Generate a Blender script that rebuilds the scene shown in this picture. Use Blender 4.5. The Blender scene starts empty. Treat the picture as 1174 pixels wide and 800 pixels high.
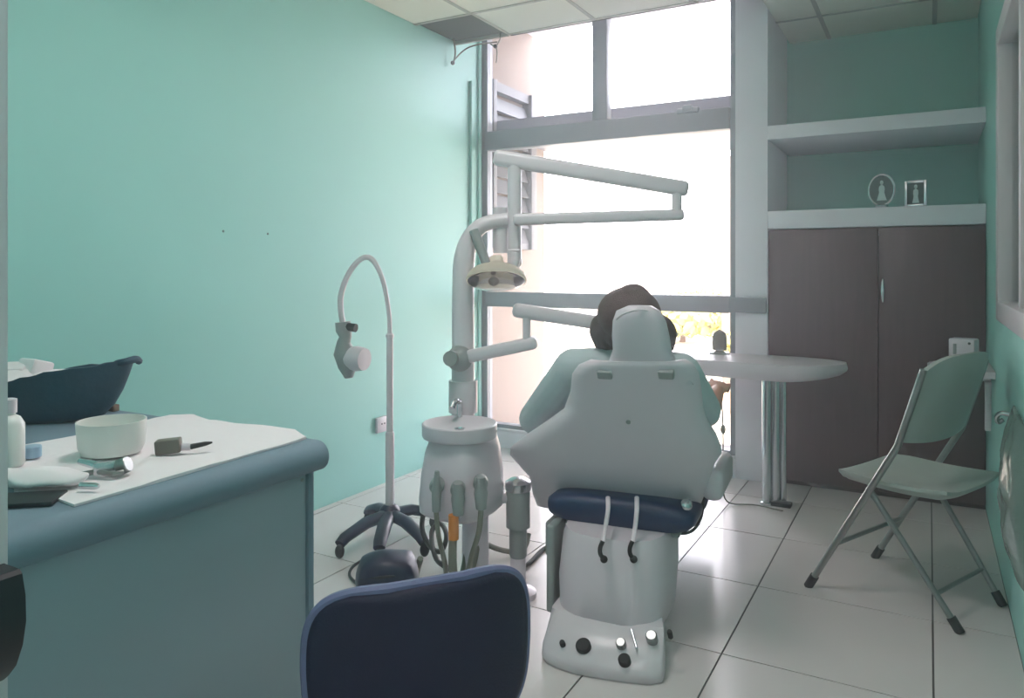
import bpy, bmesh, math, random
from mathutils import Vector, Matrix, noise
random.seed(7)
PI = math.pi
sc = bpy.context.scene
COL = sc.collection

# ------------------------------------------------------------------ camera
FPX, CX, HY, EYE = 858.0, 587.0, 308.0, 1.25
TH = math.radians(29.12)
FW = Vector((-math.sin(TH), math.cos(TH), 0)); RT = Vector((math.cos(TH), math.sin(TH), 0))
def ray(px, py):
    return FW + RT * ((px - CX) / FPX) + Vector((0, 0, 1)) * ((HY - py) / FPX)
EYEP = Vector((0, 0, EYE))
def atD(px, py, d): return EYEP + ray(px, py) * d
def atY(px, py, Y):
    r = ray(px, py); return EYEP + r * (Y / r.y)
def atX(px, py, X):
    r = ray(px, py); return EYEP + r * (X / r.x)
def atZ(px, py, Z):
    r = ray(px, py); return EYEP + r * ((Z - EYE) / r.z)

cam = bpy.data.cameras.new('camera'); camo = bpy.data.objects.new('camera', cam); COL.objects.link(camo)
camo.location = EYEP; camo.rotation_euler = (PI / 2, 0, TH)
cam.sensor_width = 36; cam.lens = 36 * FPX / 1174; cam.shift_y = -(400 - HY) / 1174; cam.clip_start = .02
sc.camera = camo

# ------------------------------------------------------------------ materials
def lin(c):
    return tuple(((v / 255) / 12.92 if v / 255 <= .04045 else ((v / 255 + .055) / 1.055) ** 2.4) for v in c) + (1,)
def mat(name, rgb, rough=.5, metal=0, var=.06, scale=14, bump=0, bscale=60, spec=.5, trans=0, coat=0, stretch=None):
    m = bpy.data.materials.new(name); m.use_nodes = True
    nt = m.node_tree; b = nt.nodes['Principled BSDF']
    b.inputs['Roughness'].default_value = rough; b.inputs['Metallic'].default_value = metal
    b.inputs['Specular IOR Level'].default_value = spec
    b.inputs['Transmission Weight'].default_value = trans
    b.inputs['Coat Weight'].default_value = coat
    tc = nt.nodes.new('ShaderNodeTexCoord'); mp = nt.nodes.new('ShaderNodeMapping')
    nt.links.new(tc.outputs['Object'], mp.inputs['Vector'])
    if stretch: mp.inputs['Scale'].default_value = stretch
    n = nt.nodes.new('ShaderNodeTexNoise'); n.inputs['Scale'].default_value = scale; n.inputs['Detail'].default_value = 5
    nt.links.new(mp.outputs['Vector'], n.inputs['Vector'])
    mx = nt.nodes.new('ShaderNodeMix'); mx.data_type = 'RGBA'
    c = lin(rgb)
    mx.inputs[6].default_value = tuple(v * (1 - var) for v in c[:3]) + (1,)
    mx.inputs[7].default_value = tuple(min(1, v * (1 + var)) for v in c[:3]) + (1,)
    nt.links.new(n.outputs['Fac'], mx.inputs[0]); nt.links.new(mx.outputs[2], b.inputs['Base Color'])
    if bump:
        n2 = nt.nodes.new('ShaderNodeTexNoise'); n2.inputs['Scale'].default_value = bscale; n2.inputs['Detail'].default_value = 4
        nt.links.new(mp.outputs['Vector'], n2.inputs['Vector'])
        bp = nt.nodes.new('ShaderNodeBump'); bp.inputs['Strength'].default_value = bump; bp.inputs['Distance'].default_value = .01
        nt.links.new(n2.outputs['Fac'], bp.inputs['Height']); nt.links.new(bp.outputs['Normal'], b.inputs['Normal'])
    return m
def glass_mat(name, tint=(1, 1, 1), gloss=.06, rough=.02):
    m = bpy.data.materials.new(name); m.use_nodes = True; nt = m.node_tree
    nt.nodes.remove(nt.nodes['Principled BSDF']); out = nt.nodes['Material Output']
    t = nt.nodes.new('ShaderNodeBsdfTransparent'); t.inputs[0].default_value = tint + (1,)
    g = nt.nodes.new('ShaderNodeBsdfGlossy'); g.inputs['Roughness'].default_value = rough
    f = nt.nodes.new('ShaderNodeFresnel'); f.inputs[0].default_value = 1.25 if gloss < .1 else 1.45
    mx = nt.nodes.new('ShaderNodeMixShader')
    nt.links.new(f.outputs[0], mx.inputs[0]); nt.links.new(t.outputs[0], mx.inputs[1]); nt.links.new(g.outputs[0], mx.inputs[2])
    nt.links.new(mx.outputs[0], out.inputs[0]); return m

M = {}
M['teal'] = mat('teal wall paint', (150, 206, 198), .55, var=.035, scale=2.2, bump=.05, bscale=180)
M['white_wall'] = mat('white plaster', (228, 224, 232), .6, var=.03, scale=3, bump=.04, bscale=140)
M['ceiling'] = mat('ceiling tile board', (226, 222, 210), .85, var=.03, scale=5, bump=.08, bscale=220)
M['ceil_bar'] = mat('ceiling grid bar', (176, 172, 164), .6)
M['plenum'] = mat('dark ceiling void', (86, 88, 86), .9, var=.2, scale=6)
M['tile'] = mat('glazed floor tile', (212, 204, 202), .22, var=.05, scale=3.5, bump=.02, bscale=30)
M['grout'] = mat('dark grout', (92, 88, 86), .8)
M['white_plastic'] = mat('white plastic', (210, 200, 206), .38, var=.03)
M['cream_plastic'] = mat('aged cream plastic', (205, 206, 192), .42, var=.05, scale=6)
M['chair_plastic'] = mat('grey white plastic', (168, 176, 170), .45, var=.05, scale=6)
M['grey_plastic'] = mat('grey plastic', (140, 146, 144), .45)
M['white_enamel'] = mat('white enamel metal', (208, 201, 205), .3, var=.03)
M['chrome'] = mat('chrome', (205, 208, 212), .24, 1, var=.03)
M['dull_metal'] = mat('dull metal', (150, 152, 150), .35, .9, var=.08)
M['alum'] = mat('grey aluminium frame', (128, 134, 142), .45, .1, var=.05)
M['navy_vinyl'] = mat('navy vinyl', (8, 7, 46), .66, var=.12, scale=20, bump=.12, bscale=240)
M['blue_vinyl'] = mat('dark blue chair vinyl', (22, 46, 82), .4, var=.1, scale=16, bump=.08, bscale=220)
M['piping'] = mat('navy piping', (104, 106, 140), .4)
M['black_plastic'] = mat('black plastic', (26, 28, 34), .45, var=.1)
M['dark_navy'] = mat('dark navy plastic', (26, 34, 62), .4, var=.1)
M['rubber'] = mat('dark rubber', (38, 38, 38), .7)
M['hose'] = mat('grey hose', (120, 120, 108), .5)
M['hose_dark'] = mat('dark hose', (52, 50, 50), .5)
M['orange'] = mat('orange sleeve', (208, 128, 52), .5)
M['counter_grey'] = mat('grey laminate', (160, 172, 182), .6, var=.04, scale=3)
M['counter_top'] = mat('blue grey laminate top', (118, 138, 152), .65, var=.05, scale=5)
M['bowl_white'] = mat('milk white plastic', (228, 226, 222), .35, var=.02)
M['paper'] = mat('white paper', (236, 228, 230), .9, var=.02, bump=.15, bscale=30)
M['bag'] = mat('dark petrol nylon', (10, 58, 78), .55, var=.2, scale=12, bump=.25, bscale=30)
M['wood_dark'] = mat('dark mahogany veneer', (82, 56, 60), .4, var=.22, scale=5, stretch=(9, 9, .7))
M['wood'] = mat('brown wood', (120, 92, 76), .55, var=.2, scale=10)
M['skin'] = mat('skin', (186, 138, 116), .5, var=.06, scale=20)
M['hair'] = mat('dark brown hair', (72, 48, 40), .5, var=.35, scale=30, bump=.5, bscale=90, stretch=(4, 4, .8))
M['shirt'] = mat('pale aqua cloth', (182, 196, 198), .85, var=.06, scale=20, bump=.2, bscale=25)
M['jeans'] = mat('blue denim', (70, 86, 118), .85, var=.1, scale=40)
M['clear'] = glass_mat('clear plastic', (.93, .94, .92), .2)
def translucent(name, rgb, mixf=.5):
    m = bpy.data.materials.new(name); m.use_nodes = True; nt = m.node_tree; p = nt.nodes['Principled BSDF']
    p.inputs['Base Color'].default_value = lin(rgb); p.inputs['Roughness'].default_value = .35
    t = nt.nodes.new('ShaderNodeBsdfTranslucent'); t.inputs[0].default_value = lin(rgb); mx = nt.nodes.new('ShaderNodeMixShader'); mx.inputs[0].default_value = mixf
    nt.links.new(p.outputs[0], mx.inputs[1]); nt.links.new(t.outputs[0], mx.inputs[2]); nt.links.new(mx.outputs[0], nt.nodes['Material Output'].inputs[0]); return m
M['milky'] = translucent('milky lamp plastic', (240, 234, 222), .7)
M['glass'] = glass_mat('window glass')
M['pane_backing'] = mat('pale green backing panel', (150, 186, 174), .7)
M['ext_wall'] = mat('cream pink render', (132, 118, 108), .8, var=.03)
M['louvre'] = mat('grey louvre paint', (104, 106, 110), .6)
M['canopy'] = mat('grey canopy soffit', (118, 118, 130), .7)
M['ground'] = mat('pale sandy ground', (226, 214, 190), .9, var=.12, scale=.8)
M['earth'] = mat('brown dry earth', (176, 138, 96), .9, var=.2, scale=6)
M['leaf'] = mat('dry olive leaves', (170, 160, 84), .8, var=.3, scale=3)
M['leaf2'] = mat('ochre leaves', (196, 168, 92), .8, var=.3, scale=3)
M['bark'] = mat('brown bark', (120, 92, 70), .9, var=.2)
M['bin_grey'] = mat('grey green plastic film', (112, 132, 126), .25, var=.08, bump=.5, bscale=16)
M['brown_grey'] = mat('brown grey plastic', (112, 104, 96), .5)
M['blue_cap'] = mat('pale blue plastic', (150, 178, 200), .4)
M['print'] = mat('pale grey print', (190, 205, 205), .6)
M['print_dark'] = mat('dark green print ground', (70, 92, 92), .6, var=.3, scale=30)

# ------------------------------------------------------------------ mesh builder
def catmull(pts, k=6):
    P = [Vector(p) for p in pts]
    if len(P) < 3: return P
    Q = [P[0] * 2 - P[1]] + P + [P[-1] * 2 - P[-2]]
    out = []
    for i in range(1, len(Q) - 2):
        a, b, c, d = Q[i - 1:i + 3]
        for j in range(k):
            t = j / k
            out.append(.5 * ((2 * b) + (c - a) * t + (2 * a - 5 * b + 4 * c - d) * t * t + (3 * b - a - 3 * c + d) * t ** 3))
    out.append(P[-1]); return out
class MB:
    def __init__(s): s.bm = bmesh.new(); s.mi = 0
    def _set(s, faces):
        for f in faces: f.material_index = s.mi
    def box(s, c, size, rot=None, bevel=0, seg=2):
        r = bmesh.ops.create_cube(s.bm, size=1)
        vs = r['verts']
        mtx = Matrix.Translation(c) @ (rot.to_4x4() if rot is not None else Matrix()) @ Matrix.Diagonal((*size, 1))
        for v in vs: v.co = mtx @ v.co
        es = list({e for v in vs for e in v.link_edges}); fs = list({f for v in vs for f in v.link_faces})
        s._set(fs)
        if bevel:
            r2 = bmesh.ops.bevel(s.bm, geom=es, offset=bevel, segments=seg, affect='EDGES', profile=.5)
            s._set(r2['faces'])
        return s
    def bx(s, x0, x1, y0, y1, z0, z1, bevel=0, seg=2):
        return s.box(((x0 + x1) / 2, (y0 + y1) / 2, (z0 + z1) / 2), (abs(x1 - x0), abs(y1 - y0), abs(z1 - z0)), None, bevel, seg)
    def rings(s, rings, cap=True, closed=True):
        vr = [[s.bm.verts.new(p) for p in r] for r in rings]
        n = len(vr[0])
        for a, b in zip(vr[:-1], vr[1:]):
            for i in range(n if closed else n - 1):
                j = (i + 1) % n
                f = s.bm.faces.new((a[i], a[j], b[j], b[i])); f.material_index = s.mi
        if cap and closed:
            for r in (list(reversed(vr[0])), vr[-1]):
                f = s.bm.faces.new(r); f.material_index = s.mi
        return s
    def tube(s, pts, rad, n=12, cap=True, flat=1.0):
        P = [Vector(p) for p in pts]
        R = [rad] * len(P) if isinstance(rad, (int, float)) else list(rad)
        if len(R) != len(P):
            R = [R[min(len(R) - 1, int(i / (len(P) - 1) * (len(R) - 1)))] + (R[min(len(R) - 1, int(i / (len(P) - 1) * (len(R) - 1)) + 1)] - R[min(len(R) - 1, int(i / (len(P) - 1) * (len(R) - 1)))]) * ((i / (len(P) - 1) * (len(R) - 1)) % 1) for i in range(len(P))]
        rings = []; up = None
        for i, p in enumerate(P):
            t = (P[min(i + 1, len(P) - 1)] - P[max(i - 1, 0)]).normalized()
            if up is None: up = Vector((0, 0, 1)) if abs(t.z) < .9 else Vector((0, 1, 0))
            a = t.cross(up)
            if a.length < 1e-4: a = t.cross(Vector((1, 0, 0)))
            a.normalize(); b = a.cross(t).normalized(); up = b
            rings.append([p + a * math.cos(k * 2 * PI / n) * R[i] + b * math.sin(k * 2 * PI / n) * R[i] * flat for k in range(n)])
        return s.rings(rings, cap)
    def curve(s, pts, rad, n=10, k=6, flat=1.0): return s.tube(catmull(pts, k), rad, n, True, flat)
    def lathe(s, prof, c=(0, 0, 0), rot=None, n=32, sx=1, sy=1):
        c = Vector(c); rot = rot or Matrix.Identity(3)
        return s.rings([[c + rot @ Vector((r * math.cos(k * 2 * PI / n) * sx, r * math.sin(k * 2 * PI / n) * sy, z)) for k in range(n)] for r, z in prof], True)
    def ball(s, c, r, rot=None, seg=20):
        if isinstance(r, (int, float)): r = (r, r, r)
        res = bmesh.ops.create_uvsphere(s.bm, u_segments=seg, v_segments=max(8, seg // 2), radius=1)
        m = Matrix.Translation(c) @ (rot.to_4x4() if rot is not None else Matrix()) @ Matrix.Diagonal((*r, 1))
        for v in res['verts']: v.co = m @ v.co
        s._set({f for v in res['verts'] for f in v.link_faces}); return s
    def prism(s, poly, vec):
        vec = Vector(vec); P = [Vector(p) for p in poly]
        return s.rings([P, [p + vec for p in P]])
    def sheet(s, fn, nu, nv, thick):
        """closed slab between fn(u,v,0) and fn(u,v,1)"""
        A = [[s.bm.verts.new(fn(i / nu, j / nv, 0)) for i in range(nu + 1)] for j in range(nv + 1)]
        B = [[s.bm.verts.new(fn(i / nu, j / nv, 1)) for i in range(nu + 1)] for j in range(nv + 1)]
        F = s.bm.faces.new
        for j in range(nv):
            for i in range(nu):
                F((A[j][i], A[j][i + 1], A[j + 1][i + 1], A[j + 1][i])).material_index = s.mi
                F((B[j][i], B[j + 1][i], B[j + 1][i + 1], B[j][i + 1])).material_index = s.mi
        for i in range(nu):
            F((A[0][i], B[0][i], B[0][i + 1], A[0][i + 1])); F((A[nv][i], A[nv][i + 1], B[nv][i + 1], B[nv][i]))
        for j in range(nv):
            F((A[j][0], A[j + 1][0], B[j + 1][0], B[j][0])); F((A[j][nu], B[j][nu], B[j + 1][nu], A[j + 1][nu]))
        return s
    def build(s, name, m, parent=None, ang=35, sub=0):
        bmesh.ops.recalc_face_normals(s.bm, faces=s.bm.faces)
        me = bpy.data.meshes.new(name); s.bm.to_mesh(me); s.bm.free()
        for mm in (m if isinstance(m, (list, tuple)) else [m]): me.materials.append(mm)
        me.polygons.foreach_set('use_smooth', [True] * len(me.polygons))
        me.set_sharp_from_angle(angle=math.radians(ang))
        o = bpy.data.objects.new(name, me); COL.objects.link(o)
        if parent is not None: o.parent = parent
        if sub:
            md = o.modifiers.new('s', 'SUBSURF'); md.levels = sub; md.render_levels = sub
        return o
def tag(o, label=None, cat=None, group=None, kind=None):
    if label: o['label'] = label
    if cat: o['category'] = cat
    if group: o['group'] = group
    if kind: o['kind'] = kind
    return o
def thing(name, label, cat, loc, rz=0, group=None):
    o = bpy.data.objects.new(name, None); COL.objects.link(o); o.empty_display_size = .1
    o.location = loc; o.rotation_euler = (0, 0, rz)
    o.matrix_basis = Matrix.Translation(loc) @ Matrix.Rotation(rz, 4, 'Z')
    return tag(o, label, cat, group)
def struct(name, mb, m, parent=None, ang=35):
    o = mb.build(name, m, parent, ang)
    if parent is None: o['kind'] = 'structure'
    return o
def loc_of(t):
    inv = (Matrix.Translation(t.location) @ Matrix.Rotation(t.rotation_euler.z, 4, 'Z')).inverted()
    return lambda p: inv @ Vector(p)
def RX(a): return Matrix.Rotation(a, 3, 'X')
def RY(a): return Matrix.Rotation(a, 3, 'Y')
def RZ(a): return Matrix.Rotation(a, 3, 'Z')

# ------------------------------------------------------------------ room shell
XL, XR, YW, YN, ZC, YCE = -2.78, .26, 4.55, 5.3, 2.76, 4.2
YF0, YF1 = .225, .345         # front wall with the doorway
DX0, DX1 = -.74, .22
# floor: tiles over grout
f = MB(); f.bx(XL - .1, XR + .1, -2.1, YN + .1, -.08, -.004)
xs = [.212 + .4] + [.012, -.588, -.93, -1.53, -2.13, -2.73, -2.9]
ys = [2.455 + .592 * k for k in range(-8, 6)]
f.mi = 1
for a, b in zip(xs[:-1], xs[1:]):
    for c, d in zip(ys[:-1], ys[1:]):
        x0, x1, y0, y1 = max(b, XL) + .003, min(a, XR) - .003, max(c, -2.05) + .003, min(d, YN) - .003
        if x1 - x0 > .01 and y1 - y0 > .01: f.bx(x0, x1, y0, y1, -.006, 0)
struct('floor', f, [M['grout'], M['tile']])
# ceiling boards: left bay with one board missing at the wall, and the bay over the niche
c = MB()
cx = [XL, -2.37, -1.77, -1.17, -.57, .03, XR]
cy = [-2.05, -1.05, -.45, .15, .75, 1.35, 1.95, 2.55, 3.15, 3.75, YCE]
for i in range(len(cx) - 1):
    for j in range(len(cy) - 1):
        if i == 0 and j == len(cy) - 2: continue
        c.bx(cx[i] + .004, cx[i + 1] - .004, cy[j] + .004, cy[j + 1] - .004, ZC, ZC + .02)
for i, x0 in enumerate([-.82, -.57, .03]):
    x1 = [-.57, .03, XR][i]
    c.bx(x0 + .004, x1 - .004, YCE + .004, 4.8 - .004, ZC, ZC + .02); c.bx(x0 + .004, x1 - .004, 4.804, YN, ZC, ZC + .02)
c.mi = 1
for x in cx[1:-1]: c.bx(x - .012, x + .012, -2.05, (3.75 if x < -2.3 else YCE), ZC - .004, ZC + .022)
for y in cy[1:]:
    c.bx(-2.37 if y > 4 else XL, XR, y - .012, y + .012, ZC - .004, ZC + .022)
c.bx(-.82, XR, 4.788, 4.812, ZC - .004, ZC + .022)
for x in (-.57, .03): c.bx(x - .012, x + .012, YCE, YN, ZC - .004, ZC + .022)
c.bx(XL, -2.36, YCE - .012, YCE + .012, ZC - .01, ZC + .05)
c.bx(-2.37, -2.35, 3.75, YCE, ZC - .004, ZC + .05)
c.mi = 2
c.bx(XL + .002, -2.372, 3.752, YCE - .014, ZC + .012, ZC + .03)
c.bx(XL - .1, XR + .1, -2.1, YCE + .02, ZC + .36, ZC + .4)          # slab above the boards
c.bx(-2.36, -.82, YCE + .014, YCE + .03, ZC - .004, ZC + .36)         # fascia of the blind pocket
c.bx(XL, -2.36, YCE + .014, YCE + .03, ZC + .05, ZC + .36)
struct('ceiling', c, [M['ceiling'], M['ceil_bar'], M['plenum']])
cp = MB(); cp.bx(XL - .1, XR + .1, YCE + .02, YN + .1, 3.14, 3.2)
struct('ceiling_pocket', cp, M['white_wall'])
# left wall, with two little screw holes
w = MB(); w.bx(XL - .12, XL, -2.1, YW + .04, -.08, 3.2)
struct('wall_left', w, M['teal'])
for (px, py) in ((256, 265), (307, 268)):
    p = atX(px, py, XL); h = MB(); h.lathe([(.0055, -.004), (.0055, .0012), (.003, .0018), (.003, -.001)], p, RY(PI / 2), 12)
    tag(h.build('wall_plug', M['hose_dark']), 'tiny dark plug hole in the teal wall, ' + ('the one further from the window' if px < 280 else 'the one nearer the window'), 'wall plug', 'plug holes in the teal wall')
# corner trim strip at the window end of the left wall
t = MB(); t.bx(XL + .002, XL + .022, YW - .17, YW - .15, .1, 2.55, .004); t.bx(XL + .002, XL + .016, YW - .06, YW - .035, .1, 3.1, .004)
struct('trim_1', t, M['teal'])
# right wall with an internal window
WY0, WY1, WZ0, WZ1 = 2.2, 3.60, 1.10, 2.17
w = MB()
w.bx(XR, XR + .12, -2.1, WY0, -.08, 3.2); w.bx(XR, XR + .12, WY1, YN + .1, -.08, 3.2)
w.bx(XR, XR + .12, WY0, WY1, -.08, WZ0); w.bx(XR, XR + .12, WY0, WY1, WZ1, 3.2)
struct('wall_right', w, M['teal'])
w = MB()
for (a, b, c0, d0) in ((WY0 - .06, WY0 + .02, WZ0 - .06, WZ1 + .06), (WY1 - .02, WY1 + .06, WZ0 - .06, WZ1 + .06)):
    w.bx(XR - .02, XR + .06, a, b, c0, d0, .006)
w.bx(XR - .02, XR + .06, WY0 + .02, WY1 - .02, WZ0 - .06, WZ0 + .02, .006); w.bx(XR - .02, XR + .06, WY0 + .02, WY1 - .02, WZ1 - .02, WZ1 + .06, .006)
wi = struct('window_2', w, M['white_enamel'])
p = MB(); p.bx(XR + .03, XR + .036, WY0 + .02, WY1 - .02, WZ0 + .02, WZ1 - .02); p.build('pane', M['glass'], wi)
p = MB(); p.bx(XR + .1, XR + .115, WY0, WY1, WZ0, WZ1); p.build('backing_panel', M['pane_backing'], wi)  # opaque panel added behind the pane to keep the white sky out
p = MB(); p.bx(XR - .002, XR + .02, 2.92, 2.97, WZ0 + .02, WZ1 - .02, .004); p.build('mullion', M['white_enamel'], wi)
# front wall beside the doorway, corridor behind the camera
w = MB(); w.bx(XL, DX0 - .002, YF0, YF1, -.08, 3.1); w.bx(DX0 - .002, XR, YF0, YF1, 2.14, 3.1)
struct('wall_front', w, M['teal'])
w = MB(); w.bx(XL, XR, -2.12, -2.0, -.08, 3.1); struct('wall_corridor', w, M['white_wall'])
j = MB(); j.bx(DX0, DX0 + .04, YF0 - .02, .357, 0, 2.14, .004); j.bx(DX0, XR, YF0 - .02, .357, 2.10, 2.14, .004)
dj = struct('trim_2', j, M['white_enamel'])
k = MB()
kp = [(-.70, .894), (-.692, .9), (-.68, .912), (-.670, .932), (-.665, .953), (-.666, .975), (-.671, .992), (-.675, .995), (-.70, .995)]
k.prism([(x, .29, z) for x, z in kp], (0, .062, 0)); k.build('lock_case', M['black_plastic'], dj)

# ------------------------------------------------------------------ window wall
XC0, XC1 = -1.009, -.824       # white column
w = MB(); w.bx(XC0, XC1, YW, YW + .2, -.08, 3.2); w.bx(XC0 + .02, XC1 - .01, YW + .2, YN + .1, -.08, 3.2)
struct('wall_column', w, M['white_wall'])
w = MB(); w.bx(XC1 - .01, XR, YN, YN + .12, -.08, 3.2); struct('wall_niche', w, M['teal'])
w = MB(); w.bx(XL, XC0, YW - .01, YW + .16, -.08, .12); w.bx(XL, XC0, YW - .03, YW + .16, .118, .135, .004)
struct('window_sill', w, M['white_wall'])
FY0, FY1 = YW, YW + .07
w = MB()
w.bx(XL, XL + .045, FY0, FY1, .135, 3.14)
w.bx(XC0 - .03, XC0, FY0, FY1, .135, 3.14)
w.bx(XL + .045, XC0 - .03, FY0 - .03, FY1, .985, 1.088, .006)          # guard rail height bar
w.bx(XL + .045, XC0 - .03, FY0 - .03, FY1, 2.085, 2.215, .006)         # transom
w.bx(-1.925, -1.822, FY0 - .02, FY1, 2.21, 3.14, .006)                # upper mullion
w.bx(XL + .045, XC0 - .03, FY0, FY1, .135, .16)
wf = struct('window_1', w, M['alum'])
for (x0, x1, z0, z1) in ((XL + .045, XC0 - .03, .16, .985), (XL + .045, XC0 - .03, 1.088, 2.085), (XL + .045, -1.925, 2.215, 3.14), (-1.822, XC0 - .03, 2.215, 3.14)):
    p = MB(); p.bx(x0, x1, FY0 + .03, FY0 + .036, z0, z1); p.build('pane', M['glass'], wf)
a = atY(790, 128, YW)
l = MB(); l.bx(a.x - .07, a.x + .07, FY0 - .04, FY0 - .01, 2.20, 2.235, .01); l.bx(a.x - .03, a.x + .03, FY0 - .05, FY0 - .01, 2.215, 2.25, .01)
l.build('window_latch', M['alum'], wf)
# rail continuing across the column
w = MB(); w.bx(XC0 - .03, XC1 - .004, YW - .03, YW - .002, .99, 1.08, .004); struct('trim_3', w, M['alum'])

# niche shelves and cupboard
def shelf(name, z0, z1, label):
    s = MB(); s.bx(XC1, XR - .002, YW, YN - .002, z0, z1, .004)
    tag(s.build(name, M['white_wall']), label, 'shelf', 'plaster shelves in the niche')
shelf('niche_shelf', 2.004, 2.085, 'upper white plaster shelf of the niche, empty')
shelf('niche_shelf', 1.481, 1.586, 'lower white plaster shelf holding the oval plaque and small picture')
cb = thing('cupboard', 'built-in dark mahogany cupboard with two tall doors under the lower shelf', 'cupboard', ((XC1 + XR) / 2, YW + .3, 0))
W2 = (XR - XC1) / 2 - .004
b = MB()
b.bx(-W2, W2, -.26, .4, .0, .06); b.bx(-W2, -W2 + .018, -.26, .4, .06, 1.478); b.bx(W2 - .018, W2, -.26, .4, .06, 1.478)
b.bx(-W2 + .018, W2 - .018, .38, .4, .06, 1.478); b.bx(-W2 + .018, W2 - .018, -.26, .38, 1.458, 1.478)
b.build('body', M['wood_dark'], cb)
seam = atY(1007, 345, YW).x - (XC1 + XR) / 2
for x0, x1, hx in ((-W2, seam - .0025, None), (seam + .0025, W2, seam + .022)):
    d = MB(); d.bx(x0, x1, -.295, -.262, .03, 1.474, .003); dd = d.build('door', M['wood_dark'], cb)
    if hx:
        h = MB(); h.curve([(hx, -.296, 1.06), (hx, -.318, 1.075), (hx, -.326, 1.13), (hx, -.318, 1.185), (hx, -.296, 1.2)], [.004, .005, .009, .005, .004], 10)
        h.build('handle', M['chrome'], dd)

# ornaments on the lower shelf
p = atY(1011, 238, YW + .05)
o = thing('oval_plaque', 'oval glass plaque with a pale figure on the lower niche shelf', 'plaque', (p.x, p.y, 1.586), -.25)
b = MB(); b.lathe([(.03, 0), (.034, .004), (.034, .014), (.02, .02)], sy=.6); b.build('base', M['chrome'], o)
b = MB()
ov = [(math.cos(t) * .066, 0, .098 + math.sin(t) * .084) for t in [i * 2 * PI / 40 for i in range(40)]]
b.prism([(x, -.008, z) for x, y, z in ov], (0, .016, 0)); b.build('oval_plate', M['print_dark'], o)
b = MB()
b.tube([(math.cos(t) * .066, -.004, .098 + math.sin(t) * .084) for t in [i * 2 * PI / 40 for i in range(41)]], .006, 8); b.build('rim', M['chrome'], o)
b = MB()
b.ball((.002, -.0105, .138), (.009, .004, .012)); b.lathe([(.004, .126), (.014, .116), (.016, .1), (.013, .085), (.02, .06), (.026, .04)], (.002, -.0085, 0), None, 16, 1, .25); b.build('relief_figure', M['print'], o)
p = atY(1050, 236, YW + .05)
o = thing('picture_frame', 'small rectangular framed picture of a pale figure on the lower niche shelf', 'picture', (p.x, p.y, 1.586), -.2)
b = MB()
for x in (-.047, .047): b.bx(x - .007, x + .007, -.01, .01, 0, .14, .003)
for z in (.007, .133): b.bx(-.04, .04, -.01, .01, z - .007, z + .007, .003)
b.build('frame', M['chrome'], o)
b = MB(); b.bx(-.04, .04, -.002, .006, .014, .126); b.build('backing', M['print_dark'], o)
b = MB(); b.ball((0, -.0035, .108), (.0085, .003, .011)); b.lathe([(.003, .097), (.012, .088), (.013, .07), (.010, .055), (.017, .02)], (0, -.002, 0), None, 16, 1, .2); b.build('printed_figure', M['print'], o)
# ceiling void wires
wires = thing('ceiling_wires', 'loose grey wires hanging from the open corner of the ceiling', 'wire', (XL + .1, YCE - .02, ZC))
L = loc_of(wires)
def PL(px, py, d=4.95): return L(atD(px, py, d))
b = MB(); b.curve([PL(520, 44), PL(522, 58), PL(521, 68), PL(519, 72)], .006, 8); b.curve([PL(519, 71), PL(527, 62), PL(536, 55), PL(548, 51), PL(562, 49), PL(570, 48)], .005, 8)
b.curve([PL(574, 38, 4.8), PL(573, 46, 4.8), PL(568, 53, 4.8), PL(562, 50, 4.8)], .005, 8); b.curve([PL(568, 52, 4.8), PL(570, 60, 4.8), PL(569, 72, 4.8)], .004, 8)
b.build('cable', M['hose'], wires)
for q_ in (PL(519, 72), PL(568, 53, 4.8)):
    b = MB(); b.ball(q_, .014); b.build('connector', M['hose_dark'], wires)
# socket on the left wall
p = atX(436, 485, XL)
o = thing('wall_socket', 'white wall socket low on the teal wall beside the lamp pole', 'socket', (XL, p.y, p.z))
b = MB(); b.bx(.001, .022, -.05, .05, -.05, .04, .006); b.build('faceplate', M['white_plastic'], o)
b = MB()
for y in (-.012, .012): b.lathe([(.005, .02), (.005, .0235), (.003, .0235)], (0, y, 0), RY(PI / 2), 10)
b.build('pin_hole', M['rubber'], o)

# ------------------------------------------------------------------ outside
g = MB(); g.bx(-60, 40, YW + .16, 90, -.4, -.12); struct('ground_outside', g, M['ground'])
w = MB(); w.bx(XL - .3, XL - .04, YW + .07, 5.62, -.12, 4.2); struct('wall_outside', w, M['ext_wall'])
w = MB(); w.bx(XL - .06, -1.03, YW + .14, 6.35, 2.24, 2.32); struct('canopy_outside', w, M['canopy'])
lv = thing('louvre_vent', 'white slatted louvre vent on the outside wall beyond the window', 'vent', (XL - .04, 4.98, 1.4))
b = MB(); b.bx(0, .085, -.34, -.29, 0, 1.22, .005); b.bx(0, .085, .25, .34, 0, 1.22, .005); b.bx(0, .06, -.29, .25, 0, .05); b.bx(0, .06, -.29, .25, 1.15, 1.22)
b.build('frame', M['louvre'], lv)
for k in range(9):
    z = .1 + k * .12
    b = MB(); b.box((.035, -.02, z), (.012, .54, .118), RY(-.38)); b.build('slat', M['louvre'], lv)
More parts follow.
